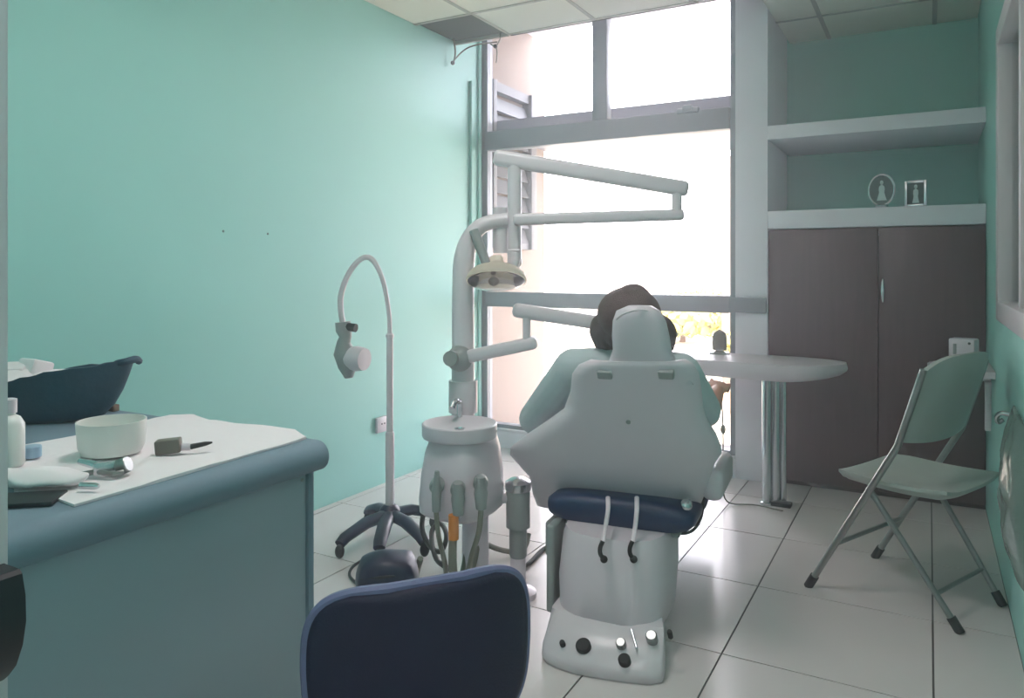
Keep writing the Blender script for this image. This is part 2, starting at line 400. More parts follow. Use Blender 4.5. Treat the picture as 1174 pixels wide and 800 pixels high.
def bush(px, d, h, wd, leafm, label, n=700, z0=-.12):
    p = atD(px, 300, d); o = thing('bush', label, 'bush', (p.x, p.y, z0), 0, 'dry bushes beyond the window')
    b = MB(); b.tube([(0, 0, -.05), (.04, 0, h * .35), (.02, .05, h * .7)], [.06, .045, .02], 8); b.build('stem', M['bark'], o)
    b = MB()
    for _ in range(n):
        v = Vector((random.gauss(0, 1), random.gauss(0, 1), random.gauss(0, 1))).normalized() * (.55 + .45 * random.random())
        c0 = Vector((v.x * wd / 2, v.y * wd / 2, h * .58 + v.z * h * .42))
        a = Vector((random.uniform(-1, 1), random.uniform(-1, 1), random.uniform(-1, 1))).normalized(); e = a.cross(v)
        if e.length < .01: continue
        e.normalize(); s_ = .07 * wd
        vs = [b.bm.verts.new(c0 + q) for q in (a * s_, e * s_ * .5, -a * s_, -e * s_ * .5)]
        b.bm.faces.new(vs)
    b.build('leaves', leafm, o)
bush(782, 14, .72, 1.9, M['leaf'], 'dry olive bush beyond the window beside the head of the patient')
bush(806, 19, .8, 2.6, M['leaf2'], 'wide ochre bush further off beyond the window, between the olive bush and white post')
bush(866, 8.2, .75, .8, M['leaf'], 'small bush beyond the lower window pane beside the chrome desk leg')
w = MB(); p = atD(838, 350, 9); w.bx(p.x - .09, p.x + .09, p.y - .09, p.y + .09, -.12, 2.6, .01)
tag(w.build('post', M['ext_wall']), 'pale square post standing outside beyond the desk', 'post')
bk = MB(); bk.curve([atZ(835, 455, -.1), atZ(848, 470, -.1), atZ(862, 492, -.1), atZ(876, 514, -.1)], [.07, .1, .12, .1], 12)
tag(bk.build('earth_ridge', M['earth']), 'brown ridge of earth on the bright ground outside, seen under the desk', 'ridge')

# ------------------------------------------------------------------ desk by the window
ZT = .75
dk = thing('desk', 'white desk with rounded pointed end and chrome leg beneath the window', 'desk', (-.72, 4.15, 0))
L = loc_of(dk)
top = [(-1.55, 4.14), (-1.2, 4.10), (-.9, 4.08), (-.66, 4.06), (-.55, 4.08), (-.46, 4.15), (-.395, 4.25), (-.375, 4.33), (-.40, 4.40), (-.50, 4.47), (-.66, 4.505), (-.9, 4.51), (-1.2, 4.51), (-1.55, 4.51), (-1.6, 4.45), (-1.6, 4.2)]
tp = catmull([L((x, y, 0)) for x, y in top] + [L((top[0][0], top[0][1], 0))], 4)[:-1]
def inset(pl, k):
    c0 = sum(pl, Vector()) / len(pl)
    return [c0 + (q - c0) * (1 - k) for q in pl]
b = MB(); i1 = inset(tp, .03)
tip = max(q.x for q in tp)
def low(q): return max(0, min(1, (q.x - tip + .3) / .3)) ** 1.5
b.rings([[q + Vector((0, 0, z + k_ * low(q))) for q in r] for r, z, k_ in ((inset(tp, .06), ZT - .088, .03), (inset(tp, .01), ZT - .07, .028), (tp, ZT - .03, .0), (inset(tp, .012), ZT, 0))])
b.build('desktop', M['white_plastic'], dk, 40)
for k, (px, r) in enumerate(((879, .024), (889, .024), (898, .017))):
    p = L(atZ(px, 578, 0)); b = MB(); b.lathe([(r * 1.35, 0), (r * 1.35, .012), (r, .016), (r, ZT - .085)], (p.x, p.y, 0), n=20); b.build('leg', M['chrome'], dk)
p = L(atZ(903, 581, 0)); b = MB(); b.box((p.x - .03, p.y, .012), (.1, .06, .024), None, .006); b.build('foot', M['black_plastic'], dk)
# device on desk
p = atZ(826, 405, ZT)
o = thing('desk_speaker', 'small brown grey round-topped device standing on the desk before the window', 'device', (p.x, min(p.y, 4.44), ZT))
b = MB(); b.lathe([(.02, .02), (.04, .022), (.043, .06), (.041, .1), (.034, .122), (.02, .134), (.009, .137), (.009, .143), (.002, .144)], n=28, sy=.75); b.build('body', M['brown_grey'], o)
b = MB(); b.lathe([(.06, 0), (.06, .008), (.03, .014), (.018, .022)], n=28, sy=.8); b.build('base', M['dull_metal'], o)
# cable down from the desk
b = MB(); q = [atD(826, 452, 3.97), atD(828, 470, 3.97), atD(829, 500, 3.97), atD(829, 530, 3.97), atD(829, 545, 3.97)]
cd = thing('hanging_cable', 'thin dark cable with an inline switch hanging below the desk', 'cable', (q[-1].x, q[-1].y, 0)); L2 = loc_of(cd)
q = [L2(v) for v in [atD(826, 436, 3.97)] + q] + [Vector((.02, 0, .02)), Vector((.16, .05, .008)), Vector((.3, .02, .008))]
b.curve(q, .004, 8); b.build('cord', M['hose'], cd)
p = L2(atD(829, 492, 3.97)); b = MB(); b.ball(p, (.014, .012, .026)); b.build('switch', M['hose'], cd)

# little corner table behind the folding chair with a white box
p = atZ(1072, 414, .78)
ct = thing('corner_shelf', 'small white wall shelf with rounded tip behind the folding chair', 'shelf', (XR - .004, 4.1, 0))
b = MB(); L = loc_of(ct)
pl = [(0, -.2), (-.1, -.19), (-.2, -.13), (-.255, -.02), (-.26, .06), (-.22, .16), (-.1, .2), (0, .2)]
pl = catmull([Vector((x, y, 0)) for x, y in pl], 4)
b.rings([[q + Vector((0, 0, z)) for q in pl] for z in (.765, .772, .795)]); b.build('board', M['white_plastic'], ct)
b = MB(); b.bx(-.2, -.005, -.012, .012, .73, .764, .004); b.bx(-.03, -.004, -.012, .012, .5, .73, .004); b.build('bracket', M['white_enamel'], ct)
p = L(atD(1105, 400, 3.55))
o = thing('white_box', 'small white device on the wall shelf behind the folding chair', 'box', (XR - .004 + p.x, 4.1 + p.y, .7955), -.3)
b = MB(); b.bx(-.055, .055, -.04, .04, .022, .125, .008); b.build('housing', M['white_plastic'], o)
b = MB(); b.bx(-.045, .045, -.035, .035, 0, .022, .003); b.build('base', M['black_plastic'], o)
b = MB(); b.bx(-.034, -.02, -.044, -.039, .05, .1, .002); b.build('slot', M['grey_plastic'], o)
b = MB(); b.lathe([(.006, .038), (.006, .043), (.003, .043)], (.034, 0, .105), RX(PI / 2), 12); b.build('button', M['black_plastic'], o)

# ------------------------------------------------------------------ folding chair
fc = thing('folding_chair', 'grey white plastic folding chair with metal frame beside the cupboard', 'chair', (-.052, 3.25, 0), math.radians(65.2))
HW, FY = .25, .285
def up(z): return FY - .567 * z if z < .62 else FY - .567 * .62 - .33 * (z - .62) + .06 * max(0, z - .62) ** 2
for s in (-1, 1):
    b = MB(); b.tube([(s * HW, up(.012), .012), (s * HW, up(.5), .5), (s * HW, up(.62), .62), (s * HW, up(.80), .80), (s * (HW - .004), up(.90), .90)], .0125, 12); lg = b.build('front_leg', M['dull_metal'], fc)
    b = MB(); b.tube([(s * HW, up(.0), 0), (s * HW, up(.05), .05)], .017, 12); b.build('foot_cap', M['rubber'], lg)
    b = MB(); b.tube([(s * (HW - .03), .06, .44), (s * (HW - .05), -.08, .24), (s * (HW - .075), -.235, .012)], .011, 12); lg = b.build('rear_leg', M['dull_metal'], fc)
    b = MB(); b.tube([(s * (HW - .076), -.243, 0), (s * (HW - .073), -.213, .045)], .016, 12); b.build('foot_cap', M['rubber'], lg)
b = MB(); b.tube([(-HW, up(.2), .2), (HW, up(.2), .2)], .009, 10); b.build('front_stretcher', M['dull_metal'], fc)
b = MB(); b.tube([(-HW + .065, -.167, .112), (HW - .065, -.167, .112)], .008, 10); b.build('rear_stretcher', M['dull_metal'], fc)
def seatf(u, v, k):
    x = (u - .5) * 2; y = (v - .5) * 2
    w_ = .225 * (1 - .10 * max(0, y) ** 4 - .06 * max(0, -y) ** 3)
    z = .475 + .02 * (abs(x) ** 3) - .012 * (1 - y * y) - .035 * max(0, y - .6) ** 1.5 * (1 if k else .8)
    edge = max(abs(x), abs(y)) ** 8
    return Vector((x * w_, .0 + y * .215 - (abs(x) ** 4) * .03 * (1 if y > 0 else 0), z - (.045 if k == 0 else 0) * (1 - .5 * edge) - (.01 * edge if k else 0)))
b = MB(); b.sheet(seatf, 20, 20, .03); b.build('seat', M['chair_plastic'], fc, 50)
def backf(u, v, k):
    x = (u - .5) * 2; z = .615 + v * .33
    w_ = HW + .006
    zt = z - (.06 * abs(x) ** 4 * v) + (.02 * abs(x) ** 2 * (1 - v))
    bow = .035 * (1 - x * x)
    return Vector((x * w_, up(zt) - bow - (.0 if k else .02) + .012, zt))
b = MB(); b.sheet(backf, 24, 12, .02); bk_ = b.build('backrest', M['chair_plastic'], fc, 50)
for s in (-1, 1):
    p = backf(.5 + s * .44, .72, 1); b = MB(); b.ball((p.x, p.y + .001, p.z), (.012, .005, .012)); b.build('rivet', M['white_plastic'], bk_)

# grey plastic bag hung on the right wall
p = atX(1152, 520, XR - .03)
gb = thing('plastic_bag', 'grey green plastic bag hanging on the right wall from a chrome hook', 'bag', (XR, p.y - .2, .28))
def bagf(u, v, k):
    x = (u - .5) * 2; z = v * .5
    bulge = (.05 * (1 - x ** 4) * (math.sin(PI * min(1, v * .95 + .03)) ** .5)) * (1 + .35 * noise.noise((x * 3, v * 6, 2)))
    return Vector((-.006 - (bulge if k else 0), x * (.2 - .05 * v ** 2) + .012 * noise.noise((x, v * 7, 5)), z + .015 * noise.noise((x * 4, v, 9)) * v))
b = MB(); b.sheet(bagf, 18, 22, .1); b.build('sack', M['bin_grey'], gb, 60)
b = MB(); b.curve([(-.002, .15, .47), (-.04, .16, .475), (-.055, .17, .46), (-.05, .18, .44), (-.035, .18, .45)], .008, 10); b.lathe([(.02, 0), (.02, .006), (.008, .008)], (-.001, .15, .47), RY(-PI / 2), 16); b.build('hook', M['chrome'], gb)

# ------------------------------------------------------------------ counter on the left
CXF, CYE, CZ = -1.445, 1.52, .785
cn = thing('counter', 'long grey laminate counter with rounded edge along the teal wall', 'counter', (CXF - .6, 1.0, 0))
L = loc_of(cn)
b = MB(); pr = []
for k in range(13):
    a = -PI / 2 + PI * k / 12; pr.append((CXF - .005 + .04 * math.cos(a), CZ - .04 + .04 * math.sin(a)))
pr += [(XL + .004, CZ), (XL + .004, CZ - .08)]
b.prism([L((x, YF1 + .01, z)) for x, z in pr], (0, CYE - YF1 - .01, 0)); b.build('worktop', M['counter_top'], cn)
b = MB(); b.bx(*[v for v in (CXF - .045 - (CXF - .6), CXF - .02 - (CXF - .6))], YF1 + .01 - 1, CYE - .03 - 1, .0, CZ - .081, .002); b.build('front_panel', M['counter_grey'], cn)
b = MB(); b.bx(XL + .004 - (CXF - .6), CXF - .012 - (CXF - .6), CYE - .028 - 1, CYE - .008 - 1, 0, CZ - .081, .002); b.build('end_panel', M['counter_top'], cn)
b = MB(); q = L((CXF - .02, CYE - .045, CZ - .1)); b.lathe([(.005, 0), (.005, .002), (.002, .003)], q, RY(PI / 2), 10); b.build('screw', M['dull_metal'], cn)
# paper sheet over the counter
pp = [(60, 572), (85, 581), (120, 571), (200, 548), (280, 524), (340, 507), (351, 503), (338, 494), (300, 489), (272, 487), (240, 483), (222, 477), (195, 477), (160, 485), (110, 497), (60, 506), (16, 514), (16, 566)]
CT = CZ + .001
pw = [atZ(x, y, CT) for x, y in pp]
for v in pw:
    v.x = min(v.x, CXF + .02)
b = MB(); b.prism([(v.x, v.y, CT) for v in pw], (0, 0, .004))
bmesh.ops.triangulate(b.bm, faces=b.bm.faces)
bmesh.ops.subdivide_edges(b.bm, edges=b.bm.edges, cuts=3, use_grid_fill=True)
for v in b.bm.verts:
    if v.co.z > CT + .002: v.co.z += .004 * max(0, noise.noise((v.co.x * 14, v.co.y * 14, 3))) + .001
pa = b.build('paper_sheet', M['paper'], None, 60); tag(pa, 'large white paper sheet spread over the grey counter', 'paper')
PZ = CT + .0095
# items on the paper
p = atZ(127, 524, PZ)
b = MB(); b.lathe([(.052, 0), (.066, .003), (.074, .02), (.078, .074), (.0785, .082), (.0755, .082), (.071, .03), (.05, .012), (.005, .011)], n=44)
o = b.build('plastic_bowl', M['bowl_white']); o.location = (p.x - .035, p.y + .025, PZ); tag(o, 'white round plastic bowl on the paper', 'bowl')
p = atZ(187, 521, PZ)
o = thing('wooden_block', 'small grey brown block with a slim pointed tip on the paper', 'block', (p.x, p.y + .015, PZ), TH + .2)
b = MB(); b.box((0, 0, .018), (.058, .035, .034), RY(-.08), .004); b.build('block', M['brown_grey'], o)
b = MB(); b.tube([(.03, 0, .014), (.05, .002, .013)], .009, 10); b.build('white_collar', M['white_plastic'], o)
b = MB(); b.tube([(.05, .002, .013), (.085, .008, .018), (.1, .01, .02)], [.007, .0055, .002], 10); b.build('dark_tip', M['rubber'], o)
p = atZ(115, 545, PZ)
cl = thing('steel_clamp', 'shiny steel clamp tool on the paper before the bowl', 'tool', (p.x, p.y, PZ), TH)
b = MB(); b.tube([(-.065, .035, .022), (-.02, .012, .02), (.0, .0, .014)], [.007, .009, .006], 10); b.build('arm', M['chrome'], cl)
b = MB(); b.box((.012, .0, .016), (.05, .022, .026), RZ(.5), .005); b.build('block', M['chrome'], cl)
b = MB(); b.lathe([(.016, -.012), (.018, -.01), (.018, .01), (.016, .012)], (.045, .012, .019), RY(1.2), 16); b.build('knob', M['dull_metal'], cl)
b = MB(); b.tube([(-.03, -.02, .008), (.0, -.012, .012), (.04, -.022, .008), (.055, -.008, .01)], .006, 10); b.build('lever', M['dull_metal'], cl)
b = MB(); b.tube([(-.01, .025, .014), (.03, .035, .02), (.05, .03, .024)], .005, 10); b.build('screw_rod', M['chrome'], cl)
p = atZ(101, 562, PZ)
b = MB(); b.tube([(-.02, 0, .008), (.012, .006, .008), (.02, .0075, .008)], [.007, .007, .004], 12); o = b.build('steel_tube', M['chrome']); o.location = p; o.rotation_euler.z = TH - .3; tag(o, 'small steel tube lying on the paper before the clamp', 'tube')
# bottle, blue cap, bundle, dark tray (partly behind the door frame)
def bottle(px, py, r, h, label):
    p = atZ(px, py, PZ); t_ = thing('bottle', label, 'bottle', (p.x, p.y, PZ), 0)
    b = MB(); b.lathe([(r * .9, 0), (r, .006), (r, h * .62), (r * .75, h * .72), (r * .45, h * .76), (r * .45, h * .8)], n=24); b.build('body', M['bowl_white'], t_)
    b = MB(); b.lathe([(r * .55, h * .79), (r * .55, h * .99), (r * .45, h)], n=20); b.build('cap', M['white_plastic'], t_)
bottle(9, 534, .034, .155, 'tall white plastic bottle on the paper beside the door frame')
p = atZ(37, 524, PZ); b = MB(); b.lathe([(.018, 0), (.02, .002), (.02, .026), (.018, .028)], n=20); o = b.build('blue_cap', M['blue_cap']); o.location = p; tag(o, 'pale blue bottle cap on the paper beside the white bottle', 'cap')
p = atZ(45, 556, PZ)
b = MB(); b.ball((0, 0, .018), (.1, .045, .018), RZ(.15), 28)
for v in b.bm.verts: v.co += Vector((0, 0, .012 * noise.noise(v.co * 18))); v.co.z = max(v.co.z, .0)
o = b.build('tissue_bundle', M['paper'], None, 60); o.location = p; o.rotation_euler.z = TH - .1; tag(o, 'flat white folded tissue bundle on the paper', 'tissue')
p = atZ(28, 578, CZ)
b = MB(); b.box((0, 0, .005), (.15, .085, .009), None, .003); o = b.build('dark_folder', M['black_plastic']); o.location = (p.x - .02, p.y, CZ + .001); o.rotation_euler.z = TH + .2
tag(o, 'thin dark folder lying at the near edge of the counter', 'folder')
# petrol bag with papers
p = atZ(60, 487, CZ)
bg = thing('nylon_bag', 'dark petrol blue open bag on the counter against the teal wall', 'bag', (p.x, p.y + .05, CZ + .001), TH + .0); bg.location.x -= .06
def rim(a):
    # oval rim, raised at the right end
    c0, s0 = math.cos(a), math.sin(a)
    x = .218 * c0 + .013 * math.cos(3 * a); return Vector((x, .11 * s0, .128 + .055 * max(0, (x + .1) / .34) ** .7 + .012 * noise.noise((c0 * 3, s0 * 3, 1))))
b = MB(); n = 48; rs = []
for t in [0, .12, .3, .55, .8, 1]:
    r = []
    for k in range(n):
        a = 2 * PI * k / n; q = rim(a); base = Vector((.13 * math.cos(a) - .06, .07 * math.sin(a), 0))
        e = t ** (.8 - .42 * max(0, math.cos(a))); v = base.lerp(q, e); v.z = q.z * (t ** 1.15)
        r.append(v)
    rs.append(r)
inner = []
for t in [1, .8, .5]:
    r = []
    for k in range(n):
        a = 2 * PI * k / n; q = rim(a); base = Vector((.13 * math.cos(a) - .06, .07 * math.sin(a), 0)); v = base.lerp(q, t ** (.8 - .42 * max(0, math.cos(a)))); v.z = q.z * (t ** 1.15)
        cen = Vector((-.03, 0, v.z)); v = cen + (v - cen) * .93; r.append(v)
    inner.append(r)
b.rings(rs + inner); b.build('bag_body', M['bag'], bg, 60)
b = MB(); b.curve([(.195, -.03, .175), (.226, -.03, .182), (.240, .0, .186), (.235, .03, .176)], .011, 8); b.build('handle_loop', M['bag'], bg)
b = MB()
for (x, y, z, a, s) in ((-.15, 0, .135, .3, .1), (-.09, .03, .15, -.5, .085), (-.1, -.04, .12, .9, .08), (-.03, .02, .115, .2, .09)):
    i0 = len(b.bm.verts); b.box((x, y, z), (s, s * .8, s * .7), RZ(a) @ RX(a * .6), .008)
b.build('crumpled_paper', M['paper'], bg)
p = atZ(142, 469, CZ); b = MB(); b.bx(-.02, .02, -.012, .012, 0, .022, .003); o = b.build('wood_offcut', M['wood']); o.location = (p.x, 1.50, CZ + .001); tag(o, 'small brown wood piece at the far edge of the counter', 'wood piece')

# ------------------------------------------------------------------ lamp on wheeled stand
p = atZ(447, 612, 0)
lm = thing('lamp_stand', 'white gooseneck dental lamp on black wheeled base before the teal wall', 'lamp', (p.x, p.y, 0))
L = loc_of(lm); DL = (p - EYEP).dot(FW)
def PD(px, py, d=DL): return L(atD(px, py, d))
b = MB(); b.lathe([(.05, .075), (.055, .1), (.045, .125), (.026, .14)], n=24); b.build('hub', M['dark_navy'], lm)
z1 = PD(447, 497).z; z2 = PD(447, 385).z
b = MB(); b.lathe([(.021, .13), (.021, z1), (.018, z1 + .01)], n=20); b.build('lower_pole', M['white_enamel'], lm)
b = MB(); b.lathe([(.0155, z1), (.0155, z2 - .01), (.019, z2 - .008), (.019, z2 + .006), (.012, z2 + .014)], n=20); b.build('upper_pole', M['white_enamel'], lm)
b = MB(); b.curve([(0, 0, z2)] + [PD(*q) for q in ((446, 360), (440, 325), (431, 303), (422, 295), (411, 299), (399, 315), (391, 338), (391, 358), (394, 374))], [.011, .011, .013, .013, .014, .014], 12)
b.build('gooseneck', M['white_enamel'], lm)
hd = MB()
def HP(px, py, dd=0): return L(atD(px, py, DL + dd))
hd.tube([HP(393, 369), HP(394, 378), HP(396, 386), HP(394, 392), HP(395, 404), HP(399, 420), HP(400, 433)], [.036, .038, .03, .032, .052, .046, .02], 14)
head = hd.build('lamp_head', M['grey_plastic'], lm)
b = MB(); b.tube([HP(401, 410), HP(409, 411, -.02), HP(418, 412, -.04)], [.052, .06, .052], 18); b.build('reflector', M['white_plastic'], head)
b = MB(); b.tube([HP(396, 374, -.01), HP(408, 376, -.03)], [.018, .02], 12); b.build('knob', M['rubber'], head)
feet = [(387, 641), (428, 662), (490, 640), (497, 605), (422, 601)]
for fx, fy in feet:
    e = L(atZ(fx, fy, .0)); dirv = Vector((e.x, e.y, 0)); ln = min(dirv.length, .34); e = dirv.normalized() * ln
    b = MB(); b.tube([(0, 0, .095), (e.x * .5, e.y * .5, .102), (e.x * .9, e.y * .9, .078), (e.x, e.y, .06)], [.034, .034, .03, .026], 12, flat=.75); lg = b.build('leg', M['dark_navy'], lm)
    b = MB(); b.ball((e.x, e.y, .03), (.021, .021, .03)); b.build('caster', M['black_plastic'], lg)

# ------------------------------------------------------------------ dental unit (cuspidor, post, lamp and tray arms)
du = thing('dental_unit', 'white dental unit with spittoon bowl, instrument holders, operating lamp and tray arms', 'dental unit', (-1.56, 2.55, 0))
L = loc_of(du)
def U(px, py, d): return L(atD(px, py, d))
DB = 2.8
bc = U(527, 484, DB)
b = MB(); b.lathe([(.055, -.10), (.09, -.085), (.108, -.06), (.137, -.052), (.14, -.045), (.1405, -.004), (.137, 0), (.128, -.003), (.1, -.016), (.04, -.024), (.008, -.027)], bc, n=48); b.build('spittoon_bowl', M['white_plastic'], du)
b = MB(); b.lathe([(.018, -.026), (.02, -.022), (.012, -.02), (.01, -.026)], bc, n=20); b.build('drain', M['chrome'], du)
# spout
sp = U(527, 470, DB + .13)
b = MB(); b.curve([sp + Vector((0, 0, -.08)), sp + Vector((0, 0, .0)), sp + Vector((.005, -.01, .035)), sp + Vector((.01, -.05, .04)), sp + Vector((.01, -.07, .02))], .011, 10); b.build('water_spout', M['chrome'], du)
# body: rounded hull below the bowl
def hull(a, t):
    n_ = 3.2; c0, s0 = math.cos(a), math.sin(a)
    ex = abs(c0) ** (2 / n_) * (1 if c0 >= 0 else -1); ey = abs(s0) ** (2 / n_) * (1 if s0 >= 0 else -1)
    return ex, ey
b = MB(); rs = []
zt, zb = bc.z - .052, U(527, 588, DB).z
for t, wx, y0, y1 in ((0, .10, -.10, .16), (.18, .115, -.12, .17), (.45, .125, -.135, .18), (.75, .13, -.145, .18), (.93, .13, -.14, .175), (1, .11, -.11, .15)):
    z = zt + (zb - zt) * t; r = []
    for k in range(40):
        ex, ey = hull(2 * PI * k / 40, t); r.append(Vector((bc.x + ex * wx, bc.y + (y0 + y1) / 2 + ey * (y1 - y0) / 2, z)))
    rs.append(r)
b.rings(rs); b.build('body', M['white_plastic'], du, 50)
# pillar and filter
pc = L(atZ(589, 642, 0)); pc.y += .06
b = MB(); b.lathe([(.115, 0), (.115, .03), (.06, .05), (.052, .09), (.05, zb + .02)], (bc.x + .02, bc.y + .08, 0), n=28); b.build('pillar', M['white_plastic'], du)
fx = U(594, 590, 2.86)
b = MB(); b.lathe([(.03, -.16), (.034, -.15), (.034, -.05), (.046, -.045), (.046, .09), (.04, .1)], (fx.x, fx.y, fx.z), n=24); b.build('suction_filter', M['grey_plastic'], du)
b = MB(); b.lathe([(.048, .095), (.05, .1), (.05, .125), (.03, .14), (.008, .145)], (fx.x, fx.y, fx.z), n=24); b.build('filter_lid', M['chrome'], du)
b = MB(); b.tube([(bc.x + .1, bc.y + .1, fx.z + .07), (fx.x - .03, fx.y, fx.z + .06)], .02, 12); b.build('filter_bracket', M['white_plastic'], du)
b = MB(); b.tube([(fx.x, fx.y, fx.z - .15), (fx.x, fx.y, .02), ], [.03, .03], 16); b.lathe([(.07, 0), (.07, .02), (.03, .04)], (fx.x, fx.y, 0), n=24); b.build('filter_stem', M['white_plastic'], du)
# support arm to chair (dark bar)
# post
DP = 3.0
po = U(531, 470, DP)
b = MB(); b.curve([Vector((po.x, po.y, zt - .25)), U(531, 470, DP), U(531, 430, DP), U(531, 380, DP), U(531, 330, DP), U(532, 300, DP), U(537, 278, DP), U(548, 262, DP), U(562, 255, DP), U(582, 252, DP)], [.046, .046, .046, .045, .044, .043, .038, .033, .03, .03], 18); b.build('curved_post', M['white_enamel'], du)
b = MB(); b.ball(U(527, 411, DP - .04), .052); b.tube([U(516, 411, DP - .1), U(527, 411, DP)], .03, 14); b.build('pivot_ball', M['grey_plastic'], du)
b = MB(); b.tube([U(531, 436, DP), U(531, 472, DP)], .058, 18); b.build('post_collar', M['white_enamel'], du)
# lamp arm
b = MB(); b.tube([U(590, 296, DP), U(590, 190, DP)], .028, 16); b.tube([U(574, 290, DP + .02), U(574, 238, DP + .02)], .03, 14); b.ball(U(590, 300, DP), .03); b.build('lamp_mast', M['white_enamel'], du)
def beam(mb, A, B, h, w_):
    A, B = Vector(A), Vector(B); t = (B - A).normalized(); sd = Vector((0, 0, 1)).cross(t).normalized(); u_ = t.cross(sd)
    rot = Matrix((t, sd, u_)).transposed(); mb.box((A + B) / 2, ((B - A).length, w_, h), rot, min(h, w_) * .35, 3)
b = MB(); beam(b, U(566, 180, DP), U(789, 217, DP - .04), .062, .05); b.build('upper_lamp_arm', M['white_enamel'], du)
b = MB(); b.tube([U(776, 216, DP - .04), U(776, 250, DP - .04)], .02, 14); b.build('arm_link', M['white_enamel'], du)
b = MB(); beam(b, U(588, 252, DP - .05), U(784, 246, DP - .04), .046, .042); b.build('lower_lamp_arm', M['white_enamel'], du)
# lamp head hanging at the left end
lc = U(569, 314, DP - .07)
tilt = RZ(TH) @ RX(-.36)
lh = MB(); lh.lathe([(.005, .022), (.045, .018), (.085, .004), (.104, -.012), (.113, -.03), (.117, -.03), (.119, -.022), (.112, -.004), (.09, .016), (.05, .03), (.03, .045), (.026, .07), (.012, .075)], lc, tilt, 40); lh = lh.build('lamp_head', M['milky'], du)
b = MB(); b.lathe([(.112, -.031), (.1, -.04), (.06, -.05), (.01, -.054)], lc, tilt, 40); b.build('clear_shield', M['clear'], lh)
b = MB(); b.ball(lc + tilt @ Vector((-.01, -.0, -.02)), (.024, .024, .03), tilt); b.build('bulb_cap', M['brown_grey'], lh)
b = MB(); b.tube([U(543, 264, DP - .05), U(550, 282, DP - .06), U(558, 303, DP - .07)], [.019, .02, .018], 12); b.build('yoke', M['grey_plastic'], du)
b = MB(); b.tube([U(592, 296, DP - .05), U(589, 306, DP - .06)], [.018, .018], 12); b.tube([U(583, 286, DP - .1), U(583, 298, DP - .1)], .005, 8); b.tube([U(583, 287, DP - .1), U(596, 287, DP - .1)], .005, 8); b.build('lamp_handle', M['white_plastic'], du)
# tray arms
b = MB(); beam(b, U(530, 410, DP - .04), U(616, 392, DP - .1), .05, .06); b.build('lower_tray_arm', M['white_enamel'], du)
b = MB(); b.tube([U(604, 392, DP - .1), U(604, 354, DP - .1)], .016, 12); b.build('tray_arm_link', M['white_enamel'], du)
b = MB(); beam(b, U(588, 355, DP - .1), U(706, 373, DP - .04), .056, .06); b.build('upper_tray_arm', M['white_enamel'], du)
b = MB(); tc_ = U(735, 384, DP + .02); b.box(tc_, (.26, .2, .02), RZ(.1), .008); b.tube([U(704, 372, DP - .04), tc_], .02, 12); b.build('instrument_tray', M['white_plastic'], du)
# instrument holders, front of body
hold = [(501, 556), (525, 560), (551, 553)]
for (hx, hy) in hold:
    q = U(hx, hy, DB - .16); b = MB(); b.lathe([(.02, -.03), (.026, -.02), (.026, .02), (.02, .03)], q, RZ(TH) @ RX(PI / 2), 18); b.build('instrument_holder', M['grey_plastic'], du)
# handpieces with their hoses
names = [('slim grey handpiece in the first holder of the dental unit, nearest the lamp stand', 'slim'), ('thick handpiece with orange sleeve in the middle holder of the dental unit', 'orange'), ('grey handpiece in the last holder of the dental unit, nearest the chair', 'plain')]
for (hx, hy), (lab, kind) in zip(hold, names):
    q0 = atD(hx, hy, DB - .205); hp = thing('handpiece', lab, 'dental handpiece', q0 + Vector((0, 0, -.2)), 0, 'handpieces on the dental unit'); l2 = loc_of(hp)
    off = {501: -10, 525: 2, 551: 6}[hx]
    a, bb, cc = (l2(atD(hx, hy - (16 if kind == 'slim' else 6), DB - .215)), l2(atD(hx + off * .1, hy + 30, DB - .21)), l2(atD(hx + off * .2, hy + 60, DB - .21)))
    b = MB(); b.tube([a, a.lerp(bb, .5), bb], [.008, .017, .014] if kind == 'slim' else [.016, .024, .018], 12); b.build('grip', M['grey_plastic'], hp)
    if kind == 'orange':
        b = MB(); b.tube([l2(atD(520, 590, DB - .21)), l2(atD(520, 618, DB - .21))], .018, 12); b.build('orange_sleeve', M['orange'], hp)
        b = MB(); b.curve([l2(atD(522, 590, DB - .205)), l2(atD(519, 625, DB - .2)), l2(atD(520, 660, DB - .18)), l2(atD(528, 690, DB - .12))], .015, 10)
    elif kind == 'slim':
        b = MB(); b.curve([bb, l2(atD(503, 615, DB - .2)), l2(atD(510, 645, DB - .15)), l2(atD(515, 680, DB - .1)), l2(atD(530, 655, DB + .02)), l2(atD(540, 590, DB + .05))], .009, 8)
    else:
        b = MB(); b.curve([bb, l2(atD(549, 610, DB - .2)), l2(atD(540, 640, DB - .15)), l2(atD(534, 675, DB - .1)), l2(atD(545, 640, DB)), l2(atD(552, 590, DB + .05))], .01, 8)
    b.build('hose', M['hose'], hp)
